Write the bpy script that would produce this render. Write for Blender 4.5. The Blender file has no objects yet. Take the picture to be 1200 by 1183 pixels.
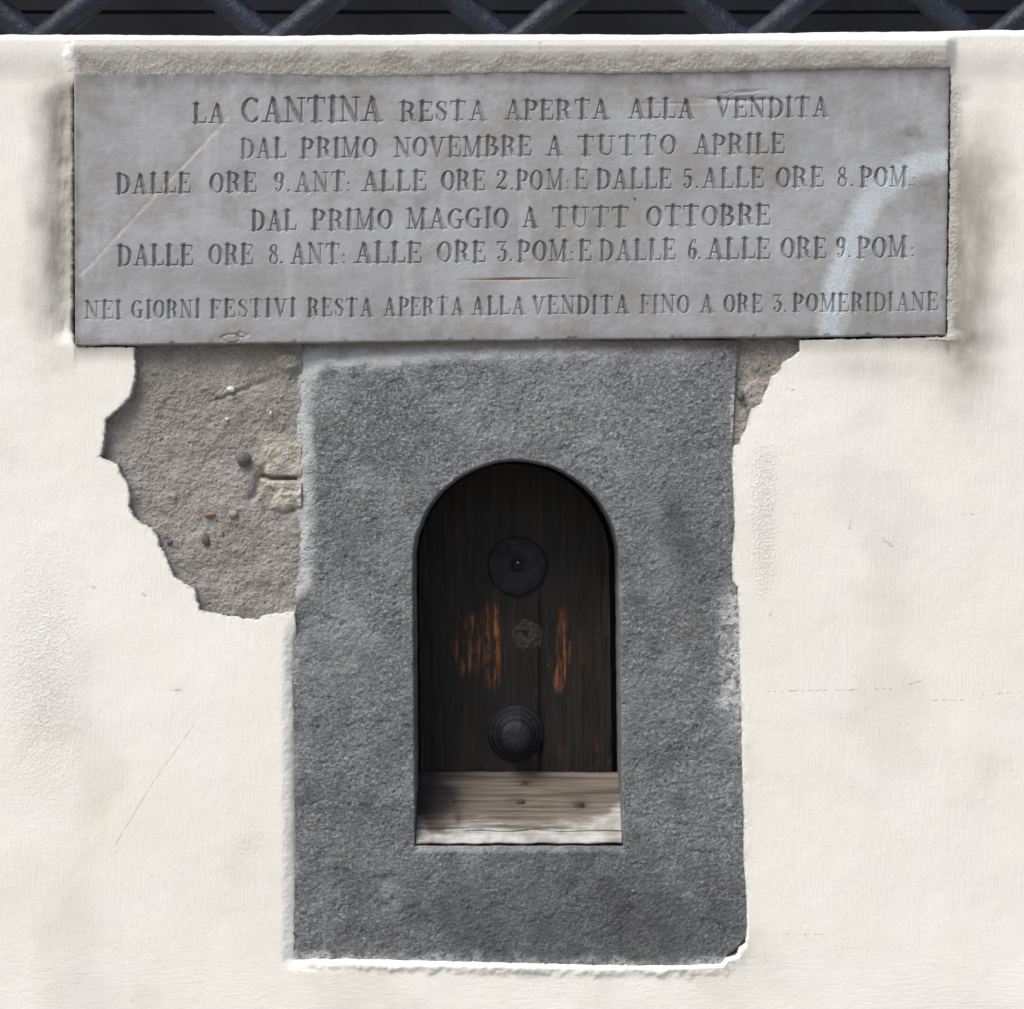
import bpy, math, random
import numpy as np
from mathutils import Vector, Matrix

S = bpy.context.scene
COL = S.collection
random.seed(4)

# ------------------------------------------------------------------ camera, light, exposure
D = 2.6          # camera to wall
Z0 = 1.30        # camera height
cam = bpy.data.cameras.new("camera")
cam.sensor_width = 36.0
cam.lens = 36.0 * D / 1.2
cam.clip_start = 0.05
cam.clip_end = 5000
co = bpy.data.objects.new("camera", cam)
co.location = (0, -D, Z0)
co.rotation_euler = (math.radians(90), 0, 0)
COL.objects.link(co)
S.camera = co

SUN_EL, SUN_AZ = 55.0, -40.0        # azimuth measured from the wall's outward normal, negative = from the left
el, az = math.radians(SUN_EL), math.radians(SUN_AZ)
sdir = Vector((math.sin(az) * math.cos(el), -math.cos(az) * math.cos(el), math.sin(el)))
w = bpy.data.worlds.new("World")
S.world = w
w.use_nodes = True
nt = w.node_tree
bg = nt.nodes["Background"]
sky = nt.nodes.new("ShaderNodeTexSky")
sky.sky_type = 'NISHITA'
sky.sun_disc = False
sky.sun_elevation = el
sky.sun_rotation = math.atan2(sdir.x, sdir.y)
sky.dust_density = 5.0
sky.air_density = 1.0
nt.links.new(sky.outputs[0], bg.inputs[0])
bg.inputs[1].default_value = 0.07
sl = bpy.data.lights.new("sun", 'SUN')
sl.energy = 1.5
sl.angle = math.radians(32)
sl.color = (1.0, 0.985, 0.90)
so = bpy.data.objects.new("sun", sl)
so.rotation_euler = sdir.to_track_quat('Z', 'Y').to_euler()
so.location = sdir * 8
COL.objects.link(so)
S.view_settings.view_transform = 'Standard'
S.view_settings.look = 'None'
S.view_settings.gamma = 1
S.view_settings.exposure = 0.95

# ------------------------------------------------------------------ helpers: noise, distance, mesh
def _hash(ix, iz, seed):
    h = (ix.astype(np.int64) * 374761393 + iz.astype(np.int64) * 668265263 + seed * 1442695041) & 0xffffffff
    h = ((h ^ (h >> 13)) * 1274126177) & 0xffffffff
    h = h ^ (h >> 16)
    return h

def perlin(x, z, seed=0):
    x = np.asarray(x, float); z = np.asarray(z, float)
    ix = np.floor(x); iz = np.floor(z)
    fx = x - ix; fz = z - iz
    u = fx * fx * fx * (fx * (fx * 6 - 15) + 10)
    v = fz * fz * fz * (fz * (fz * 6 - 15) + 10)
    def g(dx, dz):
        a = _hash(ix + dx, iz + dz, seed) * (2 * math.pi / 4294967296.0)
        return np.cos(a) * (fx - dx) + np.sin(a) * (fz - dz)
    a = g(0, 0) * (1 - u) + g(1, 0) * u
    b = g(0, 1) * (1 - u) + g(1, 1) * u
    return (a * (1 - v) + b * v) * 1.5

def fbm(x, z, size, octaves=3, seed=0, gain=0.5):
    """noise of about +-1, 'size' in the units of x and z"""
    r = 0; a = 1.0; t = 0; f = 1.0 / size
    for k in range(octaves):
        r = r + a * perlin(x * f + 17.3 * k, z * f - 9.1 * k, seed + k * 7)
        t += a; a *= gain; f *= 2.03
    return r / t * 1.3

def sstep(a, b, x):
    t = np.clip((x - a) / (b - a), 0, 1)
    return t * t * (3 - 2 * t)

def seg_dist(px, pz, ax, az_, bx, bz):
    dx, dz = bx - ax, bz - az_
    L = dx * dx + dz * dz + 1e-12
    t = np.clip(((px - ax) * dx + (pz - az_) * dz) / L, 0, 1)
    return np.hypot(px - ax - t * dx, pz - az_ - t * dz), t

def poly_sdf(px, pz, pts):
    """negative inside"""
    shp = px.shape
    px = px.ravel(); pz = pz.ravel()
    d = np.full(px.shape, 1e9); ins = np.zeros(px.shape, bool)
    n = len(pts)
    for i in range(n):
        ax, az_ = pts[i]; bx, bz = pts[(i + 1) % n]
        dd, _ = seg_dist(px, pz, ax, az_, bx, bz)
        d = np.minimum(d, dd)
        if az_ != bz:
            c = ((az_ > pz) != (bz > pz)) & (px < (bx - ax) * (pz - az_) / (bz - az_) + ax)
            ins ^= c
    return np.where(ins, -d, d).reshape(shp)

def P(px, py, y=0.0):
    """photo coordinates (mm on the wall plane) to the world, at depth y"""
    k = (D + y) / D
    return ((px - 600) * 0.001 * k, y, Z0 + (591.5 - py) * 0.001 * k)

def props(o, label=None, cat=None, group=None, kind=None):
    if label: o["label"] = label
    if cat: o["category"] = cat
    if group: o["group"] = group
    if kind: o["kind"] = kind
    return o

def empty(name, loc, label, cat):
    o = bpy.data.objects.new(name, None)
    o.location = loc
    o.empty_display_size = 0.1
    COL.objects.link(o)
    return props(o, label, cat, None, "thing")

def link_mesh(name, V, F, mat, parent=None, attrs=None, smooth=True, flat_from=None):
    """V (n,3) world coordinates, F (m,4) or (m,3) or list"""
    me = bpy.data.meshes.new(name)
    if isinstance(F, np.ndarray):
        m, k = F.shape
        me.vertices.add(len(V)); me.vertices.foreach_set("co", np.asarray(V, np.float32).ravel())
        me.loops.add(m * k); me.loops.foreach_set("vertex_index", F.astype(np.int32).ravel())
        me.polygons.add(m)
        me.polygons.foreach_set("loop_start", np.arange(0, m * k, k, dtype=np.int32))
        me.polygons.foreach_set("loop_total", np.full(m, k, np.int32))
        sm = np.full(m, smooth, bool)
        if flat_from is not None: sm[flat_from:] = False
        me.polygons.foreach_set("use_smooth", sm)
        me.update(calc_edges=True)
    else:
        me.from_pydata([tuple(v) for v in V], [], F)
        me.polygons.foreach_set("use_smooth", [smooth] * len(F))
    me.validate()
    if attrs:
        for k, a in attrs.items():
            at = me.attributes.new(k, 'FLOAT', 'POINT')
            at.data.foreach_set("value", np.asarray(a, np.float32).ravel())
    me.materials.append(mat)
    o = bpy.data.objects.new(name, me)
    COL.objects.link(o)
    if parent:
        o.parent = parent
        bpy.context.view_layer.update()
        o.matrix_parent_inverse = parent.matrix_world.inverted()
    return o

def grid_faces(nx, nz):
    i = np.arange(nx - 1)[None, :]; j = np.arange(nz - 1)[:, None]
    a = (j * nx + i)
    return np.stack([a, a + 1, a + nx + 1, a + nx], -1).reshape(-1, 4)

def snap(X, Zv, f, h):
    """move grid points close to the zero line of f onto it; returns X, Z, f"""
    e = h * 0.25
    d = f(X, Zv)
    near = np.abs(d) < 0.56 * h
    for _ in range(2):
        x = X[near]; z = Zv[near]
        d0 = f(x, z)
        gx = (f(x + e, z) - d0) / e; gz = (f(x, z + e) - d0) / e
        g2 = np.maximum(gx * gx + gz * gz, 0.2)
        X[near] = x - d0 * gx / g2; Zv[near] = z - d0 * gz / g2
    d[near] = 0.0
    return X, Zv, d

def compact(V, F, attrs):
    used = np.unique(F)
    mp = np.full(len(V), -1, np.int64); mp[used] = np.arange(len(used))
    return V[used], mp[F], {k: a.ravel()[used] for k, a in attrs.items()}

def skirt(V, F, attrs, yback, pick=None, steps=1):
    """extrude the open border of a quad sheet to depth yback; returns V, F, attrs and the first skirt face"""
    E = np.concatenate([F[:, [0, 1]], F[:, [1, 2]], F[:, [2, 3]], F[:, [3, 0]]])
    key = np.sort(E, 1); key = key[:, 0] * (len(V) + 1) + key[:, 1]
    _, inv, cnt = np.unique(key, return_inverse=True, return_counts=True)
    B = E[cnt[inv] == 1]
    if pick is not None: B = B[pick(V[B[:, 0]]) & pick(V[B[:, 1]])]
    n0 = len(F)
    cur = B
    vs = np.unique(B)
    y0 = V[vs][:, 1]
    for s in range(1, steps + 1):
        NV = V[vs].copy() if s == 1 else NV.copy()
        NV[:, 1] = y0 + (yback - y0) * s / steps
        mp = np.zeros(len(V) + len(vs), np.int64)
        mp[vs if s == 1 else prev] = len(V) + np.arange(len(vs))
        new = mp[cur]
        for k in attrs: attrs[k] = np.concatenate([attrs[k], attrs[k][vs]])
        V = np.concatenate([V, NV])
        F = np.concatenate([F, np.stack([cur[:, 1], cur[:, 0], new[:, 0], new[:, 1]], 1)])
        prev = len(V) - len(vs) + np.arange(len(vs))
        cur = new
    return V, F, attrs, n0

def edge_round(s, r):
    t = np.clip(r - s, 0, r)
    return r - np.sqrt(np.maximum(r * r - t * t, 0))

# ------------------------------------------------------------------ helpers: node materials
class NT:
    def __init__(self, name):
        self.m = bpy.data.materials.new(name); self.m.use_nodes = True
        self.t = self.m.node_tree; self.n = self.t.nodes; self.b = self.n["Principled BSDF"]
        self.geo = self.n.new("ShaderNodeTexCoord")
    def L(self, a, b): self.t.links.new(a, b)
    def val(self, sock, v):
        if hasattr(v, "is_output") or isinstance(v, bpy.types.NodeSocket): self.L(v, sock)
        else: sock.default_value = v
    def coord(self, scale=(1, 1, 1), rot=(0, 0, 0)):
        mp = self.n.new("ShaderNodeMapping"); mp.inputs[3].default_value = scale; mp.inputs[2].default_value = rot
        self.L(self.geo.outputs["Object"], mp.inputs[0]); return mp.outputs[0]
    def noise(self, scale, detail=4, rough=0.55, vec=None, dist=0.0):
        n = self.n.new("ShaderNodeTexNoise"); n.inputs["Scale"].default_value = scale
        n.inputs["Detail"].default_value = detail; n.inputs["Roughness"].default_value = rough
        n.inputs["Distortion"].default_value = dist
        self.L(vec if vec is not None else self.geo.outputs["Object"], n.inputs["Vector"]); return n.outputs[0]
    def voro(self, scale, vec=None, feature='F1'):
        n = self.n.new("ShaderNodeTexVoronoi"); n.feature = feature; n.inputs["Scale"].default_value = scale
        self.L(vec if vec is not None else self.geo.outputs["Object"], n.inputs["Vector"]); return n.outputs[0]
    def math(self, op, a, b=0.0, c=0.0, clamp=False):
        n = self.n.new("ShaderNodeMath"); n.operation = op; n.use_clamp = clamp
        self.val(n.inputs[0], a); self.val(n.inputs[1], b); self.val(n.inputs[2], c); return n.outputs[0]
    def ramp(self, v, a, b, lo=0.0, hi=1.0):
        n = self.n.new("ShaderNodeMapRange"); n.interpolation_type = 'SMOOTHSTEP'
        self.val(n.inputs[0], v); n.inputs[1].default_value = a; n.inputs[2].default_value = b
        n.inputs[3].default_value = lo; n.inputs[4].default_value = hi; return n.outputs[0]
    def mix(self, f, a, b, mode='MIX'):
        n = self.n.new("ShaderNodeMix"); n.data_type = 'RGBA'; n.blend_type = mode
        def c(v): return (*v, 1) if isinstance(v, tuple) and len(v) == 3 else v
        self.val(n.inputs[0], f); self.val(n.inputs[6], c(a)); self.val(n.inputs[7], c(b)); return n.outputs[2]
    def attr(self, name):
        n = self.n.new("ShaderNodeAttribute"); n.attribute_name = name; return n.outputs["Fac"]
    def bump(self, h, dist, strength=1.0, prev=None):
        n = self.n.new("ShaderNodeBump"); n.inputs["Strength"].default_value = strength
        n.inputs["Distance"].default_value = dist; self.L(h, n.inputs["Height"])
        if prev is not None: self.L(prev, n.inputs["Normal"])
        return n.outputs[0]
    def done(self, col, rough=0.9, normal=None, spec=0.3, metal=0.0):
        c = (*col, 1) if isinstance(col, tuple) and len(col) == 3 else col
        self.val(self.b.inputs["Base Color"], c); self.val(self.b.inputs["Roughness"], rough)
        self.b.inputs["Specular IOR Level"].default_value = spec
        self.b.inputs["Metallic"].default_value = metal
        if normal is not None: self.L(normal, self.b.inputs["Normal"])
        return self.m
    def xz(self):
        s = self.n.new("ShaderNodeSeparateXYZ"); self.L(self.geo.outputs["Object"], s.inputs[0])
        return s.outputs[0], s.outputs[2]
    def scratch(self, segs, width, wob=0.0015):
        """thin line marks: segs in photo millimetres; 1 on the line"""
        X, Z = self.xz()
        wn = self.math('MULTIPLY', self.math('SUBTRACT', self.noise(60, 3), 0.5), wob * 2)
        X = self.math('ADD', X, wn); Z = self.math('ADD', Z, wn)
        out = None
        for (x0, y0, x1, y1) in segs:
            a = P(x0, y0); b = P(x1, y1)
            dx, dz = b[0] - a[0], b[2] - a[2]; Ln = math.hypot(dx, dz); ux, uz = dx / Ln, dz / Ln
            rx = self.math('SUBTRACT', X, a[0]); rz = self.math('SUBTRACT', Z, a[2])
            t = self.math('ADD', self.math('MULTIPLY', rx, ux), self.math('MULTIPLY', rz, uz))
            n = self.math('ABSOLUTE', self.math('SUBTRACT', self.math('MULTIPLY', rx, uz), self.math('MULTIPLY', rz, ux)))
            tt = self.math('SUBTRACT', t, self.math('MINIMUM', self.math('MAXIMUM', t, 0.0), Ln))
            d = self.math('ADD', n, self.math('ABSOLUTE', tt))
            out = d if out is None else self.math('MINIMUM', out, d)
        return self.ramp(out, width * 0.3, width, 1.0, 0.0)

# ------------------------------------------------------------------ materials
def mat_plaster():
    N = NT("painted_plaster")
    big = N.noise(2.3, 4, 0.6); mid = N.noise(11, 5, 0.6)
    c = N.mix(N.ramp(big, 0.35, 0.68), (0.80, 0.80, 0.778), (0.77, 0.767, 0.735))
    c = N.mix(N.ramp(mid, 0.48, 0.75, 0, 0.5), c, (0.82, 0.82, 0.79))
    c = N.mix(N.ramp(N.noise(1.0, 4, 0.6, N.coord((38, 10, 2.2))), 0.52, 0.78, 0, 0.35), c, (0.72, 0.712, 0.675))
    c = N.mix(N.ramp(N.noise(1.0, 5, 0.7, N.coord((420, 60, 70))), 0.60, 0.80, 0, 0.30), c, (0.62, 0.60, 0.55))
    c = N.mix(N.math('MULTIPLY', N.attr("yellow"), N.ramp(N.noise(9, 5), 0.3, 0.7)), c, (0.72, 0.69, 0.58))
    st = N.math('MULTIPLY', N.attr("stain_shade"), N.ramp(N.noise(26, 6, 0.65, N.coord((1.6, 1, 0.7))), 0.22, 0.62, 0.7, 1.0))
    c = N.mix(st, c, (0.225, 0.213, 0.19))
    # bare cement fillet above the plaque, with paint left on the high grains
    g = N.noise(330, 3, 0.6)
    cem = N.attr("cement")
    cc = N.mix(N.ramp(N.noise(40, 5), 0.3, 0.7), (0.66, 0.645, 0.60), (0.52, 0.50, 0.455))
    cc = N.mix(N.ramp(N.noise(190, 4, 0.6), 0.4, 0.7, 0, 0.6), cc, (0.52, 0.49, 0.44))
    cc = N.mix(N.math('MULTIPLY', N.ramp(g, 0.52, 0.60), N.attr("specks")), cc, (0.83, 0.82, 0.78))
    c = N.mix(cem, c, cc)
    # fine scratches and pencil marks
    hair = N.math('MULTIPLY', N.scratch([(228, 850, 178, 920), (178, 920, 136, 990)], 0.0011, 0.0008),
                  N.ramp(N.noise(55, 2), 0.35, 0.55, 0.08, 0.38))
    dots = N.math('MULTIPLY', N.scratch([(898, 811, 1045, 808), (1055, 806, 1080, 799), (1086, 822, 1130, 821),
                                         (1145, 816, 1200, 811), (918, 1095, 965, 1096), (198, 809, 216, 812),
                                         (1128, 604, 1142, 603), (632, 45, 634, 88), (1110, 45, 1106, 78)], 0.0012, 0.0012),
                  N.ramp(N.noise(240, 2), 0.47, 0.60, 0.0, 0.5))
    chips = N.math('MULTIPLY', N.scratch([(922, 456, 930, 458), (903, 720, 905, 724), (1033, 632, 1046, 642), (167, 697, 170, 699), (102, 688, 112, 690), (60, 692, 61, 693), (205, 810, 214, 809), (996, 622, 997, 612)], 0.0022, 0.003),
                   N.ramp(N.noise(300, 3), 0.42, 0.56, 0.0, 0.5))
    dots = N.math('MAXIMUM', dots, chips)
    c = N.mix(N.math('MAXIMUM', hair, dots), c, (0.30, 0.28, 0.25))
    # small dirt flecks and chips
    fl = N.math('MULTIPLY', N.ramp(N.voro(60), 0.05, 0.085, 1, 0), N.ramp(N.noise(17, 3), 0.60, 0.66))
    c = N.mix(N.math('MULTIPLY', fl, 0.6), c, (0.36, 0.34, 0.30))
    # relief: vertical brush ridges, thick-paint crackle in places, grain
    br = N.noise(1.0, 4, 0.55, N.coord((430, 60, 26)))
    br2 = N.noise(1.0, 3, 0.5, N.coord((60, 60, 340), (0, 0.35, 0)))
    zone = N.ramp(N.noise(3.1, 3), 0.42, 0.60)
    lowz = N.ramp(N.xz()[1], 0.74, 0.84, 1.0, 0.0)
    brush = N.mix(N.math('MAXIMUM', N.math('MULTIPLY', zone, 0.12), N.math('MULTIPLY', lowz, 0.7)), br, br2)
    cr = N.ramp(N.noise(300, 5, 0.65, None, 0.3), 0.40, 0.70)
    crz = N.math('MAXIMUM', N.ramp(N.noise(4.6, 3, 0.6), 0.60, 0.78, 0, 0.5), N.attr("crackle"), clamp=True)
    n1 = N.bump(N.math('MULTIPLY', brush, N.ramp(N.noise(12, 4), 0.3, 0.65, 0.25, 1.0)), 0.0015, 0.45)
    n2 = N.bump(N.math('MULTIPLY', cr, crz), 0.0013, 0.65, n1)
    n3 = N.bump(N.noise(260, 6, 0.75), 0.0011, 0.55, n2)
    n4 = N.bump(N.math('MULTIPLY', g, cem), 0.003, 0.6, n3)
    n5 = N.bump(N.math('MAXIMUM', hair, dots), -0.0008, 0.6, n4)
    return N.done(c, N.ramp(mid, 0.3, 0.7, 0.62, 0.85), n5, 0.25)

def mat_mortar():
    N = NT("bare_mortar")
    c = N.mix(N.ramp(N.noise(13, 6, 0.65), 0.3, 0.72), (0.285, 0.272, 0.255), (0.385, 0.37, 0.352))
    c = N.mix(N.ramp(N.noise(300, 4, 0.7), 0.52, 0.70, 0, 0.65), c, (0.53, 0.52, 0.50))
    c = N.mix(N.ramp(N.noise(240, 5, 0.75), 0.32, 0.44, 0.7, 0), c, (0.155, 0.147, 0.135))
    sp = N.ramp(N.voro(210), 0.10, 0.16, 1, 0)
    c = N.mix(N.math('MULTIPLY', sp, N.ramp(N.noise(60, 2), 0.58, 0.62, 0, 0.8)), c, (0.11, 0.105, 0.10))
    c = N.mix(N.attr("lime"), c, N.mix(N.ramp(N.noise(70, 5), 0.35, 0.65), (0.47, 0.43, 0.35), (0.62, 0.59, 0.54)))
    c = N.mix(N.math('MULTIPLY', N.attr("brown"), 0.8), c, (0.235, 0.21, 0.175))
    n1 = N.bump(N.noise(480, 5, 0.75), 0.0024, 0.8)
    n2 = N.bump(N.noise(130, 4, 0.6), 0.003, 0.5, n1)
    return N.done(c, 0.95, n2, 0.15)

def mat_stone():
    N = NT("grey_sandstone")
    c = N.mix(N.ramp(N.noise(6, 7, 0.68), 0.3, 0.7), (0.136, 0.151, 0.173), (0.250, 0.270, 0.294))
    c = N.mix(N.ramp(N.noise(1.0, 5, 0.65, N.coord((9, 9, 3.2))), 0.50, 0.70, 0, 0.6), c, (0.100, 0.106, 0.118))
    c = N.mix(N.ramp(N.noise(22, 5, 0.65), 0.35, 0.7, 0, 0.55), c, (0.165, 0.162, 0.156))
    c = N.mix(N.ramp(N.noise(270, 6, 0.85), 0.50, 0.63, 0, 0.9), c, (0.47, 0.49, 0.505))
    c = N.mix(N.ramp(N.noise(230, 6, 0.85), 0.37, 0.50, 0.9, 0), c, (0.048, 0.054, 0.066))
    c = N.mix(N.math('MULTIPLY', N.attr("pale"), N.ramp(N.noise(90, 5, 0.7), 0.20, 0.55, 0.45, 1)), c, (0.50, 0.53, 0.55))
    c = N.mix(N.math('MULTIPLY', N.attr("paint"), N.ramp(N.noise(130, 5, 0.7), 0.36, 0.56)), c, (0.68, 0.70, 0.72))
    c = N.mix(N.math('MULTIPLY', N.attr("wet"), N.ramp(N.noise(14, 5), 0.3, 0.7, 0.5, 1)), c, (0.064, 0.067, 0.077))
    c = N.mix(N.math('MULTIPLY', N.ramp(N.noise(7.3, 4), 0.55, 0.72), 0.35), c, (0.15, 0.175, 0.155))
    c = N.mix(N.attr("brown"), c, (0.17, 0.14, 0.105))
    n1 = N.bump(N.noise(420, 6, 0.8), 0.0028, 0.8)
    n2 = N.bump(N.noise(1.0, 3, 0.6, N.coord((80, 80, 210), (0, 0.6, 0))), 0.003, 0.5, n1)
    return N.done(c, 0.82, n2, 0.35)

def mat_marble():
    N = NT("grey_marble")
    c = N.mix(N.ramp(N.noise(5.5, 5, 0.62, N.coord((1, 1, 1.6))), 0.30, 0.70), (0.250, 0.259, 0.272), (0.355, 0.371, 0.402))
    c = N.mix(N.ramp(N.noise(15, 6, 0.7), 0.46, 0.68, 0, 0.75), c, (0.225, 0.222, 0.215))
    c = N.mix(N.ramp(N.noise(9, 4, 0.6, N.coord((3.5, 1, 0.6))), 0.52, 0.70, 0, 0.45), c, (0.415, 0.432, 0.458))
    c = N.mix(N.ramp(N.noise(7.5, 5, 0.65, N.coord((1, 1, 1.5), (0, 0.4, 0))), 0.50, 0.68, 0, 0.6), c, (0.345, 0.352, 0.405))
    c = N.mix(N.ramp(N.noise(10.5, 6, 0.7), 0.53, 0.70, 0, 0.6), c, (0.240, 0.228, 0.215))
    c = N.mix(N.ramp(N.noise(260, 4, 0.7), 0.55, 0.75, 0, 0.35), c, (0.42, 0.42, 0.43))
    c = N.mix(N.ramp(N.noise(340, 4, 0.7), 0.30, 0.42, 0.4, 0), c, (0.16, 0.155, 0.15))
    c = N.mix(N.math('MULTIPLY', N.attr("grime"), N.ramp(N.noise(60, 5), 0.3, 0.65, 0.4, 1)), c, (0.135, 0.128, 0.118))
    c = N.mix(N.attr("cement"), c, (0.36, 0.33, 0.28))
    c = N.mix(N.math('MULTIPLY', N.attr("spray"), N.ramp(N.noise(420, 4, 0.8), 0.36, 0.54, 0.35, 1)), c, (0.47, 0.53, 0.585))
    vein = N.math('MULTIPLY', N.scratch([(268, 138, 222, 190), (222, 190, 178, 234), (178, 234, 140, 276), (140, 276, 96, 322)], 0.0030, 0.005),
                  N.ramp(N.noise(60, 5), 0.36, 0.62, 0.05, 0.65))
    c = N.mix(vein, c, (0.47, 0.46, 0.45))
    c = N.mix(N.attr("rust"), c, (0.20, 0.13, 0.085))
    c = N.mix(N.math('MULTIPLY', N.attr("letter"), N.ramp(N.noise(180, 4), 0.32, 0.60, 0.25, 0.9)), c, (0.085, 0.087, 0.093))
    n1 = N.bump(N.noise(300, 5, 0.65), 0.0007, 0.45)
    n2 = N.bump(N.noise(45, 5, 0.6), 0.0022, 0.30, n1)
    return N.done(c, N.ramp(N.noise(30, 4), 0.3, 0.7, 0.48, 0.72), n2, 0.4)

def mat_door():
    N = NT("dark_painted_wood")
    grain = N.noise(1.0, 5, 0.6, N.coord((210, 60, 9)))
    c = N.mix(N.ramp(grain, 0.35, 0.7), (0.0035, 0.0031, 0.0031), (0.0105, 0.0086, 0.0075))
    c = N.mix(N.ramp(N.noise(1.0, 4, 0.6, N.coord((60, 30, 6))), 0.5, 0.72, 0, 0.7), c, (0.026, 0.019, 0.015))
    bare = N.math('MULTIPLY', N.attr("bare"), N.math('MULTIPLY', N.ramp(grain, 0.36, 0.60, 0.15, 1), N.ramp(N.noise(1.0, 5, 0.7, N.coord((150, 60, 55))), 0.38, 0.56, 0.12, 1)))
    oc = N.mix(N.ramp(N.noise(1.0, 4, 0.6, N.coord((330, 60, 16))), 0.35, 0.65), (0.055, 0.021, 0.009), (0.33, 0.118, 0.030))
    c = N.mix(bare, c, oc)
    c = N.mix(N.math('MULTIPLY', N.attr("red"), N.ramp(N.noise(120, 4), 0.4, 0.6)), c, (0.07, 0.012, 0.010))
    fl = N.math('MULTIPLY', N.ramp(N.voro(190, N.coord((1, 1, 0.35))), 0.06, 0.18, 1, 0), N.ramp(N.noise(30, 3), 0.56, 0.66))
    c = N.mix(N.math('MULTIPLY', fl, 0.45), c, (0.16, 0.15, 0.12))
    n1 = N.bump(grain, 0.0022, 0.6)
    n2 = N.bump(N.attr("bare"), -0.0015, 0.4, n1)
    n3 = N.bump(N.noise(130, 4), 0.001, 0.4, n2)
    return N.done(c, N.ramp(grain, 0.3, 0.7, 0.5, 0.75), n3, 0.35)

def mat_board():
    N = NT("weathered_board")
    grain = N.noise(1.0, 6, 0.62, N.coord((7, 40, 260)))
    c = N.mix(N.ramp(grain, 0.32, 0.68), (0.065, 0.053, 0.045), (0.185, 0.160, 0.138))
    wp = N.math('MULTIPLY', N.attr("white"), N.ramp(grain, 0.30, 0.52, 0.25, 1))
    c = N.mix(wp, c, N.mix(N.ramp(N.noise(40, 5), 0.3, 0.7), (0.27, 0.262, 0.245), (0.48, 0.475, 0.48)))
    c = N.mix(N.attr("dark"), c, (0.028, 0.025, 0.025))
    n1 = N.bump(grain, 0.002, 0.7)
    n2 = N.bump(N.noise(90, 4), 0.001, 0.4, n1)
    return N.done(c, 0.85, n2, 0.2)

def mat_iron(name, a, b, rough=0.5, spec=0.35):
    N = NT(name)
    c = N.mix(N.ramp(N.noise(38, 5, 0.65), 0.35, 0.7), a, b)
    c = N.mix(N.ramp(N.noise(120, 4, 0.7), 0.62, 0.78, 0, 0.3), c, (0.07, 0.075, 0.085))
    n1 = N.bump(N.noise(95, 5, 0.65), 0.004, 0.6)
    n2 = N.bump(N.noise(420, 3, 0.6), 0.0012, 0.4, n1)
    return N.done(c, N.ramp(N.noise(60, 4), 0.3, 0.7, rough - 0.08, rough + 0.2), n2, spec)

def mat_plain(name, a, b, scale, rough, bump=0.001, spec=0.3):
    N = NT(name)
    c = N.mix(N.ramp(N.noise(scale, 5, 0.65), 0.3, 0.7), a, b)
    return N.done(c, rough, N.bump(N.noise(scale * 3, 5, 0.65), bump, 0.6), spec)

M_PLASTER = mat_plaster(); M_MORTAR = mat_mortar(); M_STONE = mat_stone(); M_MARBLE = mat_marble()
M_DOOR = mat_door(); M_BOARD = mat_board()
M_BAR = mat_iron("painted_iron_bars", (0.004, 0.008, 0.018), (0.011, 0.020, 0.040), 0.45)
M_KNOB = mat_iron("dark_cast_iron", (0.005, 0.006, 0.010), (0.010, 0.0115, 0.017), 0.58)
M_SHUT = mat_plain("dark_navy_paint", (0.007, 0.008, 0.014), (0.011, 0.0125, 0.021), 9, 0.55, 0.0006)
M_CORE = mat_plain("rubble_core", (0.08, 0.075, 0.07), (0.12, 0.11, 0.10), 20, 0.95)
M_PAVE = mat_plain("street_paving", (0.20, 0.195, 0.185), (0.28, 0.27, 0.255), 6, 0.9, 0.002)
M_PEB = mat_plain("dark_pebble", (0.075, 0.072, 0.075), (0.13, 0.125, 0.125), 120, 0.7, 0.0006)
M_LIME = mat_plain("white_lime_lump", (0.62, 0.61, 0.58), (0.74, 0.73, 0.70), 120, 0.9, 0.0008)
M_BRICK = mat_plain("red_brick_chip", (0.24, 0.15, 0.09), (0.34, 0.21, 0.13), 120, 0.9, 0.0008)
M_PUTTY = mat_plain("grey_putty", (0.025, 0.021, 0.02), (0.075, 0.064, 0.056), 150, 0.95, 0.004)
M_NAIL = mat_plain("rusty_nail", (0.035, 0.025, 0.028), (0.075, 0.05, 0.055), 200, 0.75, 0.0005)
M_TIN = mat_plain("worn_steel", (0.45, 0.44, 0.40), (0.55, 0.53, 0.48), 300, 0.4, 0.0003, 0.6)

# ------------------------------------------------------------------ ground
pv = link_mesh("pavement", np.array([[-400, -800, 0], [400, -800, 0], [400, 0.3, 0], [-400, 0.3, 0]], float),
               np.array([[0, 1, 2, 3]]), M_PAVE, smooth=False)
props(pv, kind="structure")

# ------------------------------------------------------------------ wall
WALL = empty("plastered_wall", (0, 0.2, 0), "cream painted plaster wall with broken patches showing grey mortar around the stone window", "wall")

PLAQUE_TOP = [(84, 103), (90, 94), (110, 92.5), (150, 93), (193, 94.5), (240, 92), (290, 89.5), (360, 91), (433, 91.5), (480, 91), (533, 89.5), (580, 87.5),
              (633, 86.5), (700, 87.5), (783, 86.5), (840, 85.5), (905, 83), (973, 81), (1040, 80), (1113, 79.5)]
RIGHT = [(1114.5, 95), (1114, 170), (1112.5, 260), (1111, 330), (1110, 391), (1105, 395.5), (1040, 397), (985, 397.5), (937, 399)]
RPATCH = [(937, 412), (928, 420), (918, 425), (913, 436), (904, 441), (900, 455), (894, 466), (892, 474), (881, 480), (878, 490), (875, 502), (869, 512), (867, 521), (860, 523)]
STONE_R = [(858, 545), (860, 580), (861, 620), (858, 655), (859, 682), (864, 688), (866, 720), (867, 770), (869, 830), (870, 900), (872, 960), (872, 1010), (875, 1050), (876, 1090), (874, 1108), (867, 1112), (864, 1121), (851, 1124), (845, 1131)]
STONE_B = [(815, 1132), (760, 1133), (700, 1132.5), (640, 1131), (560, 1129), (480, 1127), (410, 1125), (346, 1123)]
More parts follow.
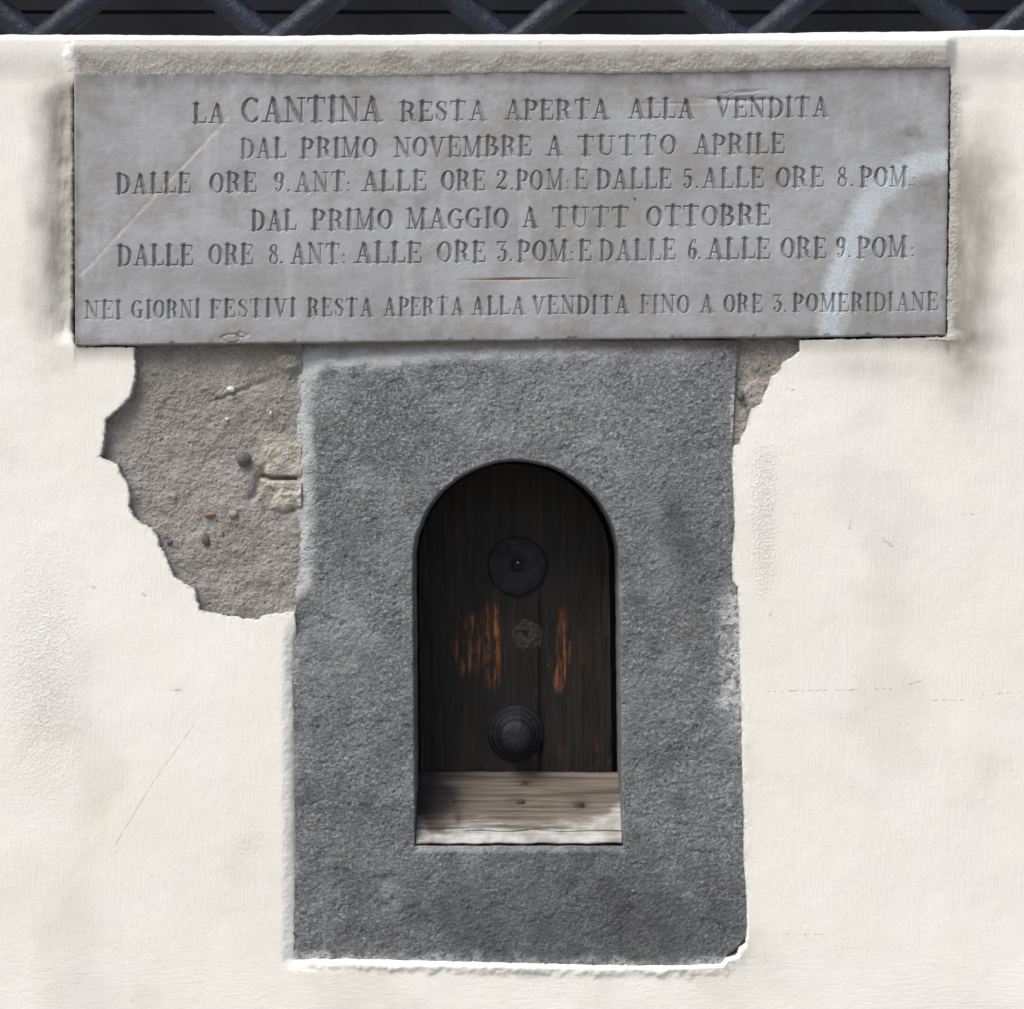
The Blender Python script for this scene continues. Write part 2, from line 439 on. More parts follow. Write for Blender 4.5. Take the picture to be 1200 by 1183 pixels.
STONE_L = [(347.5, 1090), (348, 1000), (347, 900), (347, 800), (347, 740), (345, 717)]
LPATCH = [(310, 721), (302, 727), (283, 725), (258, 720), (240, 718), (233, 714), (230, 703), (227, 690), (214, 684), (204, 677), (198, 664), (193, 650), (187, 640),
          (184, 628), (178, 620), (166, 613), (156, 606), (151, 594), (152, 583), (149, 567), (141, 556), (138, 546), (128, 540), (116, 535), (120, 522), (122, 509),
          (124, 493), (131, 486), (142, 477), (151, 466), (157, 450), (159.5, 437), (157.5, 424), (157, 407.5)]
LEFT = [(90, 406.5), (87, 402), (83.5, 385), (83, 372), (84.5, 355), (84, 340), (85, 300), (85, 240), (85, 190), (84, 150)]
HOLE = PLAQUE_TOP + RIGHT + RPATCH + STONE_R + STONE_B + STONE_L + LPATCH + LEFT

def hole_sdf_px(px, py):
    j = fbm(px, py, 16, 4, 11, 0.7) * 1.6 + fbm(px, py, 5.5, 2, 12) * 0.9
    j = j * (1 - 0.55 * sstep(525, 545, py) * sstep(335, 345, px))
    return poly_sdf(px, py, HOLE) + j

def w2p(X, Z):
    return X * 1000 + 600, 591.5 - (Z - Z0) * 1000

def ledge_py(px):
    """top edge of the wall under the grille"""
    base = np.interp(px, [-700, 0, 90, 200, 300, 420, 560, 700, 800, 900, 1000, 1200, 1900],
                     [40, 40, 40, 41, 42, 41, 39.5, 40, 40.5, 38, 36, 34.5, 34])
    return base + fbm(px, px * 0 + 3.3, 60, 4, 31, 0.65) * 1.8

def nonuni(lo, hi, h, far_lo, far_hi):
    a = list(np.arange(lo, hi + h * 0.5, h))
    s = h
    while a[-1] < far_hi:
        s *= 1.25; a.append(min(a[-1] + s, far_hi))
    s = h; b = [a[0]]
    while b[-1] > far_lo:
        s *= 1.25; b.append(max(b[-1] - s, far_lo))
    return np.array(b[:0:-1] + a)

RNG = np.random.default_rng(5)
def build_plaster():
    h = 0.00135
    xs = nonuni(-0.66, 0.66, h, -4.0, 4.0)
    ztop = Z0 + 0.552
    zs = nonuni(0.68, ztop, h, -0.02, ztop)
    fine_top = ztop - 0.012
    zs = np.concatenate([zs[zs < fine_top], np.linspace(fine_top, ztop, 18)])
    X, Z = np.meshgrid(xs, zs)
    # follow the uneven top edge
    zt = Z0 + (591.5 - ledge_py(X * 1000 + 600)) * 0.001
    Z = Z + (zt - ztop) * sstep(ztop - 0.09, ztop, Z)
    near = (np.abs(X) < 0.64) & (Z > 0.72)
    f = lambda x, z: hole_sdf_px(*w2p(x, z)) * 0.001
    d = np.full(X.shape, 1.0)
    xx = X[near].copy(); zz = Z[near].copy()
    xx, zz, dd = snap(xx, zz, f, h)
    X[near] = xx; Z[near] = zz; d[near] = dd
    px, py = w2p(X, Z)
    # relief
    y = fbm(px, py, 330, 2, 1) * 0.0022 + fbm(px, py, 90, 3, 2) * 0.0006 + fbm(px, py, 14, 2, 3) * 0.00010
    # edge radius: crisp where plaster has broken off, eased against the stone and the plaque
    r = np.full(X.shape, 0.0006)
    stone_edge = sstep(735, 760, py) * 1.0
    r = r + stone_edge * (0.0008 + 0.0055 * sstep(600, 400, px) + 0.0030 * sstep(1100, 1118, py))
    topb = sstep(100, 90, py) * sstep(70, 90, px) * sstep(1130, 1110, px)
    r = r + topb * 0.003
    sidel = sstep(60, 85, px) * sstep(95, 86, px) * sstep(90, 110, py) * sstep(405, 395, py)
    r = r + sidel * 0.0035
    y = y + edge_round(np.maximum(d, 0), r)
    # fillet of plaster leaning in towards the stone's left side
    y = y + 0.006 * sstep(0.018, 0.0, d) * sstep(722, 760, py) * sstep(318, 330, px) * sstep(420, 345, px)
    y = y - (0.0030 + 0.0035 * fbm(px, py, 55, 4, 6, 0.65)) * sstep(330, 470, px + 90) * sstep(0.015, 0.003, d + 0.005 * fbm(px, py, 11, 3, 7)) * sstep(1095, 1115, py) * sstep(330, 350, px) * sstep(880, 855, px)
    y = y - 0.0016 * np.exp(-((px - 872) / 9.0) ** 2) * sstep(690, 1040, py) * sstep(1140, 1100, py) * (0.6 + 0.6 * fbm(px, py, 22, 2, 5))
    # swelling cement fillet over the plaque, coved back to the marble; step at its left end
    mid = sstep(74, 92, px + fbm(px, py, 14, 2, 8) * 3) * sstep(1122, 1104, px)
    prof = np.interp(py, [36, 50, 57, 64, 75, 90, 100], [0, 1, 1.0, 0.86, 0.52, 0.16, 0.0])
    y = y - mid * prof * 0.018
    y = y - (1 - mid) * sstep(100, 55, py) * 0.005
    cemr = fbm(px, py, 3.2, 2, 9) * 0.0011 + fbm(px, py, 9, 3, 10, 0.7) * 0.0012 + RNG.normal(0, 0.00022, px.shape)
    # hollow beside the plaque
    y = y + 0.006 * np.exp(-((px - 74) / 14.0) ** 2) * sstep(95, 120, py) * sstep(408, 385, py) * (1 + 0.4 * fbm(px, py, 40, 2, 14))
    y = y + 0.004 * np.exp(-((px - 1128) / 14.0) ** 2) * sstep(95, 120, py) * sstep(400, 380, py)
    y = y + fbm(px * 3, py, 20, 3, 15) * 0.0011 * np.exp(-((px - 76) / 16.0) ** 2) * sstep(95, 120, py) * sstep(408, 385, py)
    # masks
    band = mid * sstep(57, 78, py + fbm(px * 0.6, py, 22, 4, 21) * 11) * sstep(100, 96, py)
    cement = band * sstep(80, 100, px + fbm(px, py, 12, 3, 22) * 8)
    cement = np.maximum(cement, 0.75 * sstep(0.016, 0.004, d + 0.004 * fbm(px, py, 16, 2, 24)) * sstep(80, 110, py) * sstep(700, 690, py)
                        * ((px > 1085) & (py < 400)) * 1.0)
    y = y - 0.8 * cement * cemr
    specks = sstep(84, 56, py) * (0.35 + 0.65 * sstep(-0.2, 0.5, fbm(px, py * 2.5, 90, 3, 23)))
    edge = sstep(16, 72, px + fbm(px, py, 60, 3, 25) * 16)
    stain_shade = edge * sstep(92, 86, px) * sstep(70, 130, py + fbm(px, py, 30, 2, 26) * 15) * sstep(455, 310, py + fbm(px, py, 30, 2, 27) * 25) * 0.85
    stain2 = sstep(1200, 1135, px + fbm(px, py, 60, 3, 28) * 16) * sstep(1105, 1112, px) * sstep(80, 220, py) * sstep(425, 375, py) * 0.88
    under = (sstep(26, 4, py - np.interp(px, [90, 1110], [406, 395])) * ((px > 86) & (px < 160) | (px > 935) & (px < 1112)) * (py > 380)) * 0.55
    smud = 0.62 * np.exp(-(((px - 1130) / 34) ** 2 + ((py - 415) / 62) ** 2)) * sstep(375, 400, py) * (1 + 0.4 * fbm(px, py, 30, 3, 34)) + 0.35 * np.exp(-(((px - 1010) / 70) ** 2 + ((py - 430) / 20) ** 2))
    lft_shade = 0.5 * sstep(318, 330, px) * sstep(0.012, 0.001, d + 0.004 * fbm(px, py, 22, 2, 29)) * sstep(725, 750, py) * sstep(420, 345, px) * sstep(1100, 1020, py)  # shade of the fillet turning in to the stone, painted as grey
    stain_shade = np.clip(stain_shade + stain2 + under + smud + lft_shade, 0, 1)
    stain_shade = np.maximum(stain_shade, 0.12 * sstep(0.1, 0.6, fbm(px, py, 160, 3, 33)))
    stain_shade = np.maximum(stain_shade, 0.35 * sstep(9, 1, py - ledge_py(px) + fbm(px, py, 12, 3, 35) * 4) * sstep(-0.4, 0.5, fbm(px, py, 60, 3, 36)))
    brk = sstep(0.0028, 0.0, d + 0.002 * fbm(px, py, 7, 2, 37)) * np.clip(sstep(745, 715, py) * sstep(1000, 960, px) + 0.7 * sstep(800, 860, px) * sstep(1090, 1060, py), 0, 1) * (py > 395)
    stain_shade = np.maximum(stain_shade, 0.55 * brk)
    yel = 0.55 * np.exp(-(((px - 95) / 50) ** 2 + ((py - 940) / 70) ** 2)) + 0.5 * np.exp(-(((px - 1165) / 26) ** 2 + ((py - 888) / 16) ** 2)) \
        + 0.25 * np.exp(-(((px - 20) / 60) ** 2 + ((py - 1010) / 160) ** 2)) + 0.12
    crackle = np.exp(-(((px - 50) / 45) ** 2 + ((py - 790) / 130) ** 2)) + np.exp(-(((px - 895) / 14) ** 2)) * sstep(510, 540, py) * sstep(720, 650, py) \
        + 0.8 * np.exp(-(((px - 95) / 16) ** 2 + ((py - 70) / 20) ** 2))
    # round the top edge and run the ledge back to the shutter
    s = zt - Z
    y = y + edge_round(np.maximum(s, 0), 0.010)
    V = np.stack([X, y, Z], -1)
    nx, nz = len(xs), len(zs)
    last = V[-1]
    extra = []
    for yb in (0.012, 0.018, 0.03, 0.05, 0.08, 0.12, 0.17, 0.24):
        r_ = last.copy(); r_[:, 1] = np.maximum(yb, last[:, 1] + 0.0005); r_[:, 2] = last[:, 2] + fbm(last[:, 0] * 1000, last[:, 0] * 0 + yb * 1000, 30, 2, 40) * 0.001 * min(1, yb / 0.05)
        extra.append(r_)
    V = np.concatenate([V, np.array(extra)], 0)
    def pad(a): return np.concatenate([a, np.repeat(a[-1:], len(extra), 0)], 0)
    A = {"cement": pad(cement), "specks": pad(specks), "stain_shade": pad(stain_shade), "yellow": pad(yel), "crackle": pad(np.clip(crackle, 0, 1))}
    dp = pad(d)
    F = grid_faces(nx, nz + len(extra))
    V = V.reshape(-1, 3)
    dk = dp.ravel()
    keep = ~(dk[F] <= 1e-9).all(1)
    F = F[keep]
    V, F, A = compact(V, F, A)
    nv0 = len(V)
    V, F, A, n0 = skirt(V, F, A, 0.022, lambda v: (np.abs(v[:, 0]) < 0.6) & (v[:, 2] > 0.72) & (v[:, 1] < 0.2))
    new = np.arange(len(V)) >= nv0; A['stain_shade'][new] = np.where(V[new][:, 2] > Z0 - 0.50, np.where(V[new][:, 2] > Z0 - 0.14, 0.9, 0.6), A['stain_shade'][new])
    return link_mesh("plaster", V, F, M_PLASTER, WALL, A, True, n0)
build_plaster()

def mortar_sheet(name, x0, x1, y0, y1, base, fn_masks, seed):
    h = 1.0
    xs = np.arange(x0, x1 + h, h); ys = np.arange(y1, y0 - h, -h)
    px, py = np.meshgrid(xs, ys)
    yy = base + fbm(px, py, 60, 2, seed) * 0.0022 + fbm(px, py, 22, 5, seed + 3, 0.62) * 0.0024 + fbm(px, py, 7, 4, seed + 5, 0.85) * 0.0013 + RNG.normal(0, 0.00030, px.shape)
    pits = sstep(0.55, 0.85, fbm(px, py, 8, 3, seed + 9)) * 0.0028
    lumps = sstep(0.45, 0.85, fbm(px, py, 14, 3, seed + 12)) * 0.0018
    yy = yy + pits - lumps
    dy, A = fn_masks(px, py)
    yy = yy + dy
    X = (px - 600) * 0.001; Z = Z0 + (591.5 - py) * 0.001
    V = np.stack([X, yy, Z], -1).reshape(-1, 3)
    return link_mesh(name, V, grid_faces(len(xs), len(ys)), M_MORTAR, WALL, A)

def left_masks(px, py):
    n = fbm(px, py, 18, 3, 71)
    lump = np.exp(-(((px - 337) / 17) ** 2 + ((py - 424) / 13) ** 2))
    dy = -0.006 * sstep(0.3, 0.8, lump)
    up = sstep(8, 18, 0 * px + np.minimum(px - 290, 590 - py) + n * 7) * sstep(500, 530, py + n * 9) * sstep(292, 312, px + n * 9)
    crack = np.exp(-((py - 559 - fbm(px, py, 30, 2, 73) * 3 - (px - 300) * 0.03) / 2.6) ** 2) * sstep(296, 308, px)
    edge = np.exp(-((px - 303 + (py - 560) * 0.35 + n * 3) / 4.5) ** 2) * sstep(538, 550, py) * sstep(596, 580, py)
    low = sstep(8, 16, np.minimum(px - 305, np.minimum(py - 566, 608 - py)) + n * 5)
    dy = dy - 0.003 * up - 0.0045 * low + 0.008 * crack * (up + 0.4) + 0.006 * edge
    hole = np.exp(-(((px - 340) / 6) ** 2 + ((py - 597) / 5) ** 2))
    dy = dy + 0.006 * hole
    scar = np.exp(-((py - 462 + (px - 270) * 0.35 + n * 6) / 4.0) ** 2) * sstep(235, 255, px) * sstep(330, 300, px)
    dy = dy + 0.003 * scar
    lime = np.clip(0.85 * up * (1 - crack) * sstep(-0.7, 0.1, n) + 0.9 * low, 0, 1) * 0.85
    brown = 0.45 * sstep(26, 5, py - 404 + n * 8) + 0.4 * sstep(0.4, 0.8, fbm(px, py, 50, 3, 75)) + 0.8 * crack * up
    return dy, {"lime": lime, "brown": np.clip(brown, 0, 0.9)}
LM = mortar_sheet("bare_mortar", 108, 352, 396, 736, 0.0150, left_masks, 50)
LM["label"] = "large grey patch of bare mortar left of the stone window"

def right_masks(px, py):
    n = fbm(px, py, 14, 3, 81)
    lime = 0.55 * np.exp(-(((px - 882) / 12) ** 2 + ((py - 440) / 16) ** 2)) * sstep(-0.3, 0.4, n)
    brown = 0.55 * sstep(20, 2, py - 398) + 0.3 * sstep(0.2, 0.7, n)
    return 0.002 * n, {"lime": np.clip(lime, 0, 1), "brown": np.clip(brown, 0, 0.9)}
RM = mortar_sheet("bare_mortar", 850, 950, 390, 535, 0.0125, right_masks, 90)
RM["label"] = "small wedge of bare mortar right of the stone window"

def blob(name, px, py, y, rx, rz, ry, mat, parent, seed, rot=0.0, subd=3, rough=0.14):
    import bmesh
    bm = bmesh.new(); bmesh.ops.create_icosphere(bm, subdivisions=subd, radius=1)
    c = P(px, py, 0); V = []
    for v in bm.verts:
        q = v.co
        k = 1 + rough * float(fbm(np.array(q.x * 10 + q.y * 7), np.array(q.z * 10 - q.y * 5), 11, 2, seed))
        a, b = q.x * rx * k, q.z * rz * k
        V.append((c[0] + (a * math.cos(rot) - b * math.sin(rot)) * 0.001, y + q.y * ry * k * 0.001, c[2] + (a * math.sin(rot) + b * math.cos(rot)) * 0.001))
    F = [[v.index for v in f.verts] for f in bm.faces]; bm.free()
    return link_mesh(name, V, F, mat, parent)
blob("pebble", 284, 538, 0.012, 8.5, 9, 7, M_PEB, LM, 1, 0.3)
blob("pebble", 239, 633, 0.0135, 4.5, 8, 5, M_PEB, LM, 2, 0.25)
blob("lime_lump", 269, 456, 0.0125, 5, 3.4, 4, M_LIME, LM, 3, -0.3)
blob("lime_lump", 316, 484, 0.0125, 1.5, 3, 3, M_LIME, LM, 4)
blob("lime_lump", 264.5, 491, 0.0125, 2, 2, 3, M_LIME, LM, 14)
blob("brick_chip", 244, 603.5, 0.0135, 7, 2.4, 4, M_BRICK, LM, 5, 0.1)
blob("pebble", 272, 603, 0.0135, 5.5, 5, 4.5, M_MORTAR, LM, 6)
blob("pebble", 197, 636, 0.0145, 4, 3, 3, M_PEB, LM, 8, 0.4)
blob("pebble", 869, 464, 0.010, 4.5, 6, 5, M_PEB, RM, 7)

def box_faces(b): return [[a + b for a in q] for q in ((0, 1, 2, 3), (7, 6, 5, 4), (0, 4, 5, 1), (1, 5, 6, 2), (2, 6, 7, 3), (3, 7, 4, 0))]
def boxes(name, lst, mat, parent):
    V, F = [], []
    for (x0, x1, y0, y1, z0, z1) in lst:
        b = len(V)
        V += [(x0, y0, z0), (x1, y0, z0), (x1, y0, z1), (x0, y0, z1), (x0, y1, z0), (x1, y1, z0), (x1, y1, z1), (x0, y1, z1)]
        F += box_faces(b)
    return link_mesh(name, V, F, mat, parent, None, False)
LZ = Z0 + 0.553
boxes("rubble_core", [(-4, 4, 0.175, 0.42, 0, LZ - 0.012), (-4, -0.28, 0.06, 0.17, 0, LZ - 0.015), (0.28, 4, 0.06, 0.17, 0, LZ - 0.015),
                      (-0.279, 0.279, 0.06, 0.17, LZ - 0.4, LZ - 0.015)], M_CORE, WALL)
boxes("upper_plaster", [(-4, -1.36, 0.0, 0.42, LZ + 0.002, 3.6), (1.36, 4, 0.0, 0.42, LZ + 0.002, 3.6), (-1.359, 1.359, 0.0, 0.42, LZ + 1.15, 3.6)], M_PLASTER, WALL)

# ------------------------------------------------------------------ small arched window: stone slab, hatch, board
WIN = empty("wine_window", P(606, 1130, 0.08), "small arched stone window with dark wooden hatch set below the marble plaque", "window")

ARX, ARZ, ARR = 604.5, 659.5, 120.5
def arch_px(px, py, grow=0.0, l_off=0.0, r_off=0.0, bot=993.5):
    """negative inside the opening"""
    r = ARR + grow
    lx = np.interp(py, [650, 993], [483, 486]) - grow + l_off
    rx = np.interp(py, [650, 993], [726.5, 730.5]) + grow + r_off
    cx = (lx + rx) / 2; hw = (rx - lx) / 2
    body = np.maximum(np.abs(px - cx) - hw, py - bot - grow)
    up = np.hypot((px - cx) * (r / hw), py - ARZ) - r
    return np.where(py < ARZ, up, body)

def build_stone():
    h = 0.95
    xs = np.arange(347, 884, h); ys = np.arange(1142, 398, -h)
    X, Y = np.meshgrid(xs, ys)
    f = lambda x, y: arch_px(x, y) + fbm(x, y, 22, 3, 101) * 0.9
    xl = np.interp(Y, [400, 716, 732, 1145], [347, 346, 338, 338]); xr = np.interp(Y, [400, 470, 522, 545, 1145], [865.5, 861, 859, 884, 884])
    X = np.where(X < 420, xl + (X - 347) * (420 - xl) / 73.0, np.where(X > 790, 790 + (X - 790) * (xr - 790) / (xs[-1] - 790), X))
    X, Y, d = snap(X, Y, f, h)
    n = fbm(X, Y, 26, 3, 102)
    yy = 0.0065 + fbm(X, Y, 190, 2, 103) * 0.0016 + fbm(X, Y, 34, 4, 104, 0.6) * 0.0011 + fbm(X, Y * 1.3 + X * 0.4, 9, 4, 105, 0.65) * 0.0007 + fbm(X, Y, 3.6, 2, 106) * 0.0004 + RNG.normal(0, 0.00020, X.shape)
    yy += sstep(0.65, 0.95, fbm(X, Y, 13, 3, 107)) * 0.0018
    # diagonal tool marks and thin flaked layers
    uu, vv = X * 0.8 + Y * 0.6, -X * 0.6 + Y * 0.8
    yy += sstep(0.50, 0.95, fbm(uu / 7, vv, 4.2, 2, 115)) * 0.0011 * sstep(-0.1, 0.5, fbm(X, Y, 80, 3, 116))
    yy += 0.0008 * sstep(0.14, 0.17, fbm(X, Y, 75, 5, 117, 0.62)) + 0.0006 * sstep(-0.32, -0.35, fbm(X, Y, 55, 5, 118, 0.62))
    # eased left and top edges, worn corner
    sl = X - 346.5 + n * 1.5
    stp = Y - 405 + n * 3
    topw = sstep(560, 380, X)
    dist = 44 - np.hypot(np.maximum(44 - sl, 0), np.maximum(50 - stp, 0)) + 8 * (1 - topw) + 44 * sstep(680, 735, Y)
    chw = 20 + 7 * fbm(X, Y, 70, 3, 108)
    yy += 0.009 * (0.12 + 0.88 * topw) * sstep(chw + 6, -5, dist) * (0.75 + 0.35 * sstep(700, 350, X))
    yy += edge_round(np.maximum(d, 0) * 0.001, 0.0018)
    # bevelled sill lip under the opening
    yy += 0.003 * sstep(7, 0, Y - 994 + fbm(X, Y, 20, 2, 110) * 2) * sstep(484, 492, X) * sstep(732, 726, X) * (Y > 985)
    # bottom right corner broken away
    yy += 0.010 * sstep(0, 5, (X - 866) * 0.75 + (Y - 1108) * 0.8 + n * 3) * (Y > 1040)
    # chisel pits
    for (cx, cy, r, dp) in ((597, 1017, 7, .003), (734, 1076, 11, .003), (452, 1034, 7, .003), (461, 1055, 4, .003), (437, 828, 4, .002), (805, 1052, 6, -.0015), (519, 1036, 4, .002), (650, 470, 5, .0015), (405, 655, 4, .002)):
        q = np.exp(-(((X - cx) ** 2 + (Y - cy) ** 2) / r ** 2)); yy += dp * q * (1 + 0.5 * n)
    xw = (X - 600) * 0.001; zw = Z0 + (591.5 - Y) * 0.001
    V = np.stack([xw, yy, zw], -1).reshape(-1, 3)
    pale = sstep(27, 8, dist + n * 6) * sstep(760, 500, X) * 0.95 + sstep(19, 4, Y - 404 + n * 9) * 0.5 * sstep(880, 600, X)  # light on the left and top bevels, painted in as paler stone
    pale += 0.3 * sstep(352, 346, X + n * 3) * sstep(700, 740, Y) * sstep(0.0, 0.5, fbm(X, Y, 40, 2, 113))
    pale += 0.30 * sstep(8, 1, Y - 995 + n * 3) * (Y > 990) * sstep(482, 492, X) * sstep(734, 726, X)  # light on the upturned sill lip, painted as a pale strip
    pale += 0.22 * np.exp(-(((X - 460) / 22) ** 2 + ((Y - 1050) / 30) ** 2)) + 0.3 * np.exp(-(((X - 805) / 7) ** 2 + ((Y - 1052) / 6) ** 2))
    pale += 0.34 * sstep(0.0, 0.7, fbm(X, Y, 90, 4, 112)) * sstep(1000, 650, Y)
    paint = sstep(34, 4, 868 - X + n * 8) * sstep(670, 710, Y + n * 12) * sstep(890, 800, Y + n * 20) * 0.95
    paint += 0.6 * sstep(7, 1, 861 - X + n * 2) * sstep(440, 470, Y) * sstep(530, 500, Y)
    paint += 0.7 * sstep(9, 0, 1122 + (X - 346) * 0.017 - Y + n * 7 + fbm(X, Y, 9, 3, 119) * 4)
    wet = 0.85 * np.exp(-(((X - 650) / 230) ** 2 + ((Y - 1080) / 75) ** 2)) + 0.4 * np.exp(-(((X - 800) / 55) ** 2 + ((Y - 640) / 90) ** 2)) + 0.4 * sstep(0.1, 0.7, fbm(X, Y, 75, 4, 114)) + 0.35 * sstep(600, 820, Y) * sstep(-0.3, 0.5, n) + 0.4 * np.exp(-(((X - 735) / 16) ** 2 + ((Y - 1076) / 16) ** 2)) \
        + 0.12 * sstep(46, 6, d + n * 12) * sstep(720, 640, Y) + 0.4 * sstep(60, 10, np.abs(X - 770) + n * 25) * sstep(560, 620, Y) * sstep(1020, 900, Y) * 0.5
    brown = 0.5 * sstep(10, 1, Y - 405 + n * 5)
    A = {"pale": np.clip(pale, 0, 1), "paint": np.clip(paint, 0, 1), "wet": np.clip(wet, 0, 0.8), "brown": np.clip(brown, 0, 0.8)}
    F = grid_faces(len(xs), len(ys))
    dk = d.ravel()
    F = F[~(dk[F] <= 1e-9).all(1)]
    V, F, A = compact(V, F, A)
    V, F, A, n0 = skirt(V, F, A, 0.172, None, 14)
    # roughen the reveal
    k = np.arange(len(V)) >= V.shape[0]
    return link_mesh("stone_frame", V, F, M_STONE, WIN, A, True, None)
build_stone()

YD = 0.122      # front of the hatch
def build_door():
    h = 1.1
    xs = np.arange(470, 740, h); ys = np.arange(1000, 530, -h)
    X, Y = np.meshgrid(xs, ys)           # photo millimetres as seen; placed at depth YD
    f = lambda x, y: arch_px((x - 600) * 1.046 + 600, (y - 591.5) * 1.046 + 591.5, -2.0, 0.0, -5.0) + fbm(x, y, 30, 2, 121) * 0.6
    X, Y, d = snap(X, Y, f, h)
    st = fbm(X * 14, Y, 60, 3, 122)
    y = YD + fbm(X * 6, Y, 60, 3, 123) * 0.0009 + fbm(X, Y, 60, 2, 124) * 0.0012
    # shallow split between the two planks
    y += 0.003 * np.exp(-((X - 633 - fbm(X, Y, 90, 2, 125) * 2) / 1.4) ** 2) * sstep(690, 720, Y)
    def pt(cx, cy, rx, ry): return np.exp(-(((X - cx) / rx) ** 2 + ((Y - cy) / ry) ** 2) ** 2)
    raw = 1.25 * pt(576, 755, 17, 52) + 1.05 * pt(548, 752, 19, 38) + 1.4 * pt(661, 750, 9, 40) + 1.3 * pt(655, 796, 7, 16) + 0.45 * pt(686, 765, 9, 32) + 0.35 * pt(626, 600, 5, 22) + 0.3 * pt(540, 770, 7, 22)
    bare = sstep(0.05, 0.85, raw * (0.62 + 1.0 * st) + 0.12 * 2.2 * fbm(X * 3, Y, 12, 3, 127) * sstep(0.02, 0.3, raw) + 0.10 * fbm(X * 5, Y, 30, 2, 126)) * np.clip(raw * 1.3, 0, 1)
    red = 0.9 * pt(700, 882, 3, 16) + 0.7 * pt(573, 896, 6, 5) + 0.7 * pt(625, 890, 4, 10) + 0.5 * pt(622, 610, 4, 8) + 0.5 * pt(657, 880, 3, 16)
    k = (D + YD) / D
    V = np.stack([(X - 600) * 0.001 * k, y, Z0 + (591.5 - Y) * 0.001 * k], -1).reshape(-1, 3)
    A = {"bare": bare, "red": red}
    F = grid_faces(len(xs), len(ys)); dk = d.ravel()
    F = F[(dk[F] <= 1e-9).all(1)]
    V, F, A = compact(V, F, A)
    V, F, A, n0 = skirt(V, F, A, YD + 0.028)
    return link_mesh("hatch", V, F, M_DOOR, WIN, A, True, n0)
HATCH = build_door()

def lathe(name, px, py, ybase, prof, mat, parent, n=48, wob=0.02, seed=1, squeeze=1.0):
    """prof: (radius mm, protrusion mm) from the rim to the middle"""
    c = P(px, py, ybase); V, F = [], []
    for i, (r, p) in enumerate(prof):
        for k in range(n):
            a = 2 * math.pi * k / n
            q = 1 + wob * float(perlin(np.array(math.cos(a) * 1.7 + seed), np.array(math.sin(a) * 1.7 + i * 0.03), seed))
            V.append((c[0] + r * q * math.cos(a) * 0.001, ybase - p * 0.001, c[2] + r * q * squeeze * math.sin(a) * 0.001))
    for i in range(len(prof) - 1):
        for k in range(n):
            a, b = i * n + k, i * n + (k + 1) % n
            F.append([a, b, b + n, a + n])
    V.append((c[0], ybase - prof[-1][1] * 0.001, c[2])); m = len(V) - 1
    for k in range(n): F.append([(len(prof) - 1) * n + k, (len(prof) - 1) * n + (k + 1) % n, m])
    return link_mesh(name, V, F, mat, parent)

def square_disc(name, px, py, ybase, R, side, th, mat, parent):
    """round plate with a square hole in the middle"""
    c = P(px, py, ybase); n = 64; V, F = [], []
    def sq(a, s):
        x, z = math.cos(a), math.sin(a); m = max(abs(x), abs(z)); return x / m * s, z / m * s
    rings = []
    for (kind, v, p) in (('c', R, -1), ('c', R, th - 1.4), ('c', R - 0.5, th - 0.5), ('c', R - 1.6, th), ('c', R * 0.7, th + .2), ('c', R * 0.42, th + .1), ('s', side / 2 + .6, th), ('s', side / 2, th - .6), ('s', side / 2, -1)):
        idx = []
        for k in range(n):
            a = 2 * math.pi * k / n
            if kind == 'c':
                wv = 1 + 0.012 * math.sin(3 * a + 1) + 0.008 * math.sin(7 * a)
                x, z = v * wv * math.cos(a), v * wv * math.sin(a)
            else: x, z = sq(a, v)
            idx.append(len(V)); V.append((c[0] + x * .001, ybase - p * .001, c[2] + z * .001))
        rings.append(idx)
    for A, B in zip(rings[:-1], rings[1:]):
        for k in range(n): F.append([A[k], A[(k + 1) % n], B[(k + 1) % n], B[k]])
    return link_mesh(name, V, F, mat, parent)
PL = square_disc("round_plate", 606, 663.5, YD, 35.5, 13, 5, M_KNOB, HATCH)
blob("spindle", 607, 662.5, YD - 0.001, 1.7, 1.7, 2.2, M_TIN, PL, 9)
lathe("knob", 604.5, 859, YD, [(34, -1), (34, 3), (33, 5), (31, 6), (29.5, 6.5), (29, 8), (27.5, 10), (25.5, 11), (24.5, 11.2), (24, 13), (22, 15), (20.5, 15.5), (19, 17), (16.5, 19), (15, 22), (15.5, 26), (18, 29), (20.2, 33),
                               (20.5, 36), (19.6, 39), (17, 42), (12, 44.2), (6, 45.2)], M_KNOB, HATCH, 56, 0.03, 3)
def plug():
    n = 26; h = 1.0
    xs = np.arange(-n, n + 1, h); X, Y = np.meshgrid(xs, xs[::-1])
    r = np.hypot(X, Y * 0.92) + fbm(X, Y, 9, 3, 131) * 4
    hgt = sstep(19, 12, r) * (2.2 + 1.6 * fbm(X, Y, 6, 3, 132)) - 3.0 * np.exp(-((X + 1) ** 2 + (Y + 1) ** 2) / 16) - 2.0 * sstep(17, 23, r)
    c = P(617, 745, YD)
    V = np.stack([c[0] + X * .001, YD - hgt * .001, c[2] - Y * .001], -1).reshape(-1, 3)
    F = grid_faces(len(xs), len(xs))
    F = F[(r.ravel()[F] < 22).all(1)][:, ::-1]
    V, F, _ = compact(V, F, {})
    link_mesh("keyhole_plug", V, F, M_PUTTY, HATCH)
plug()

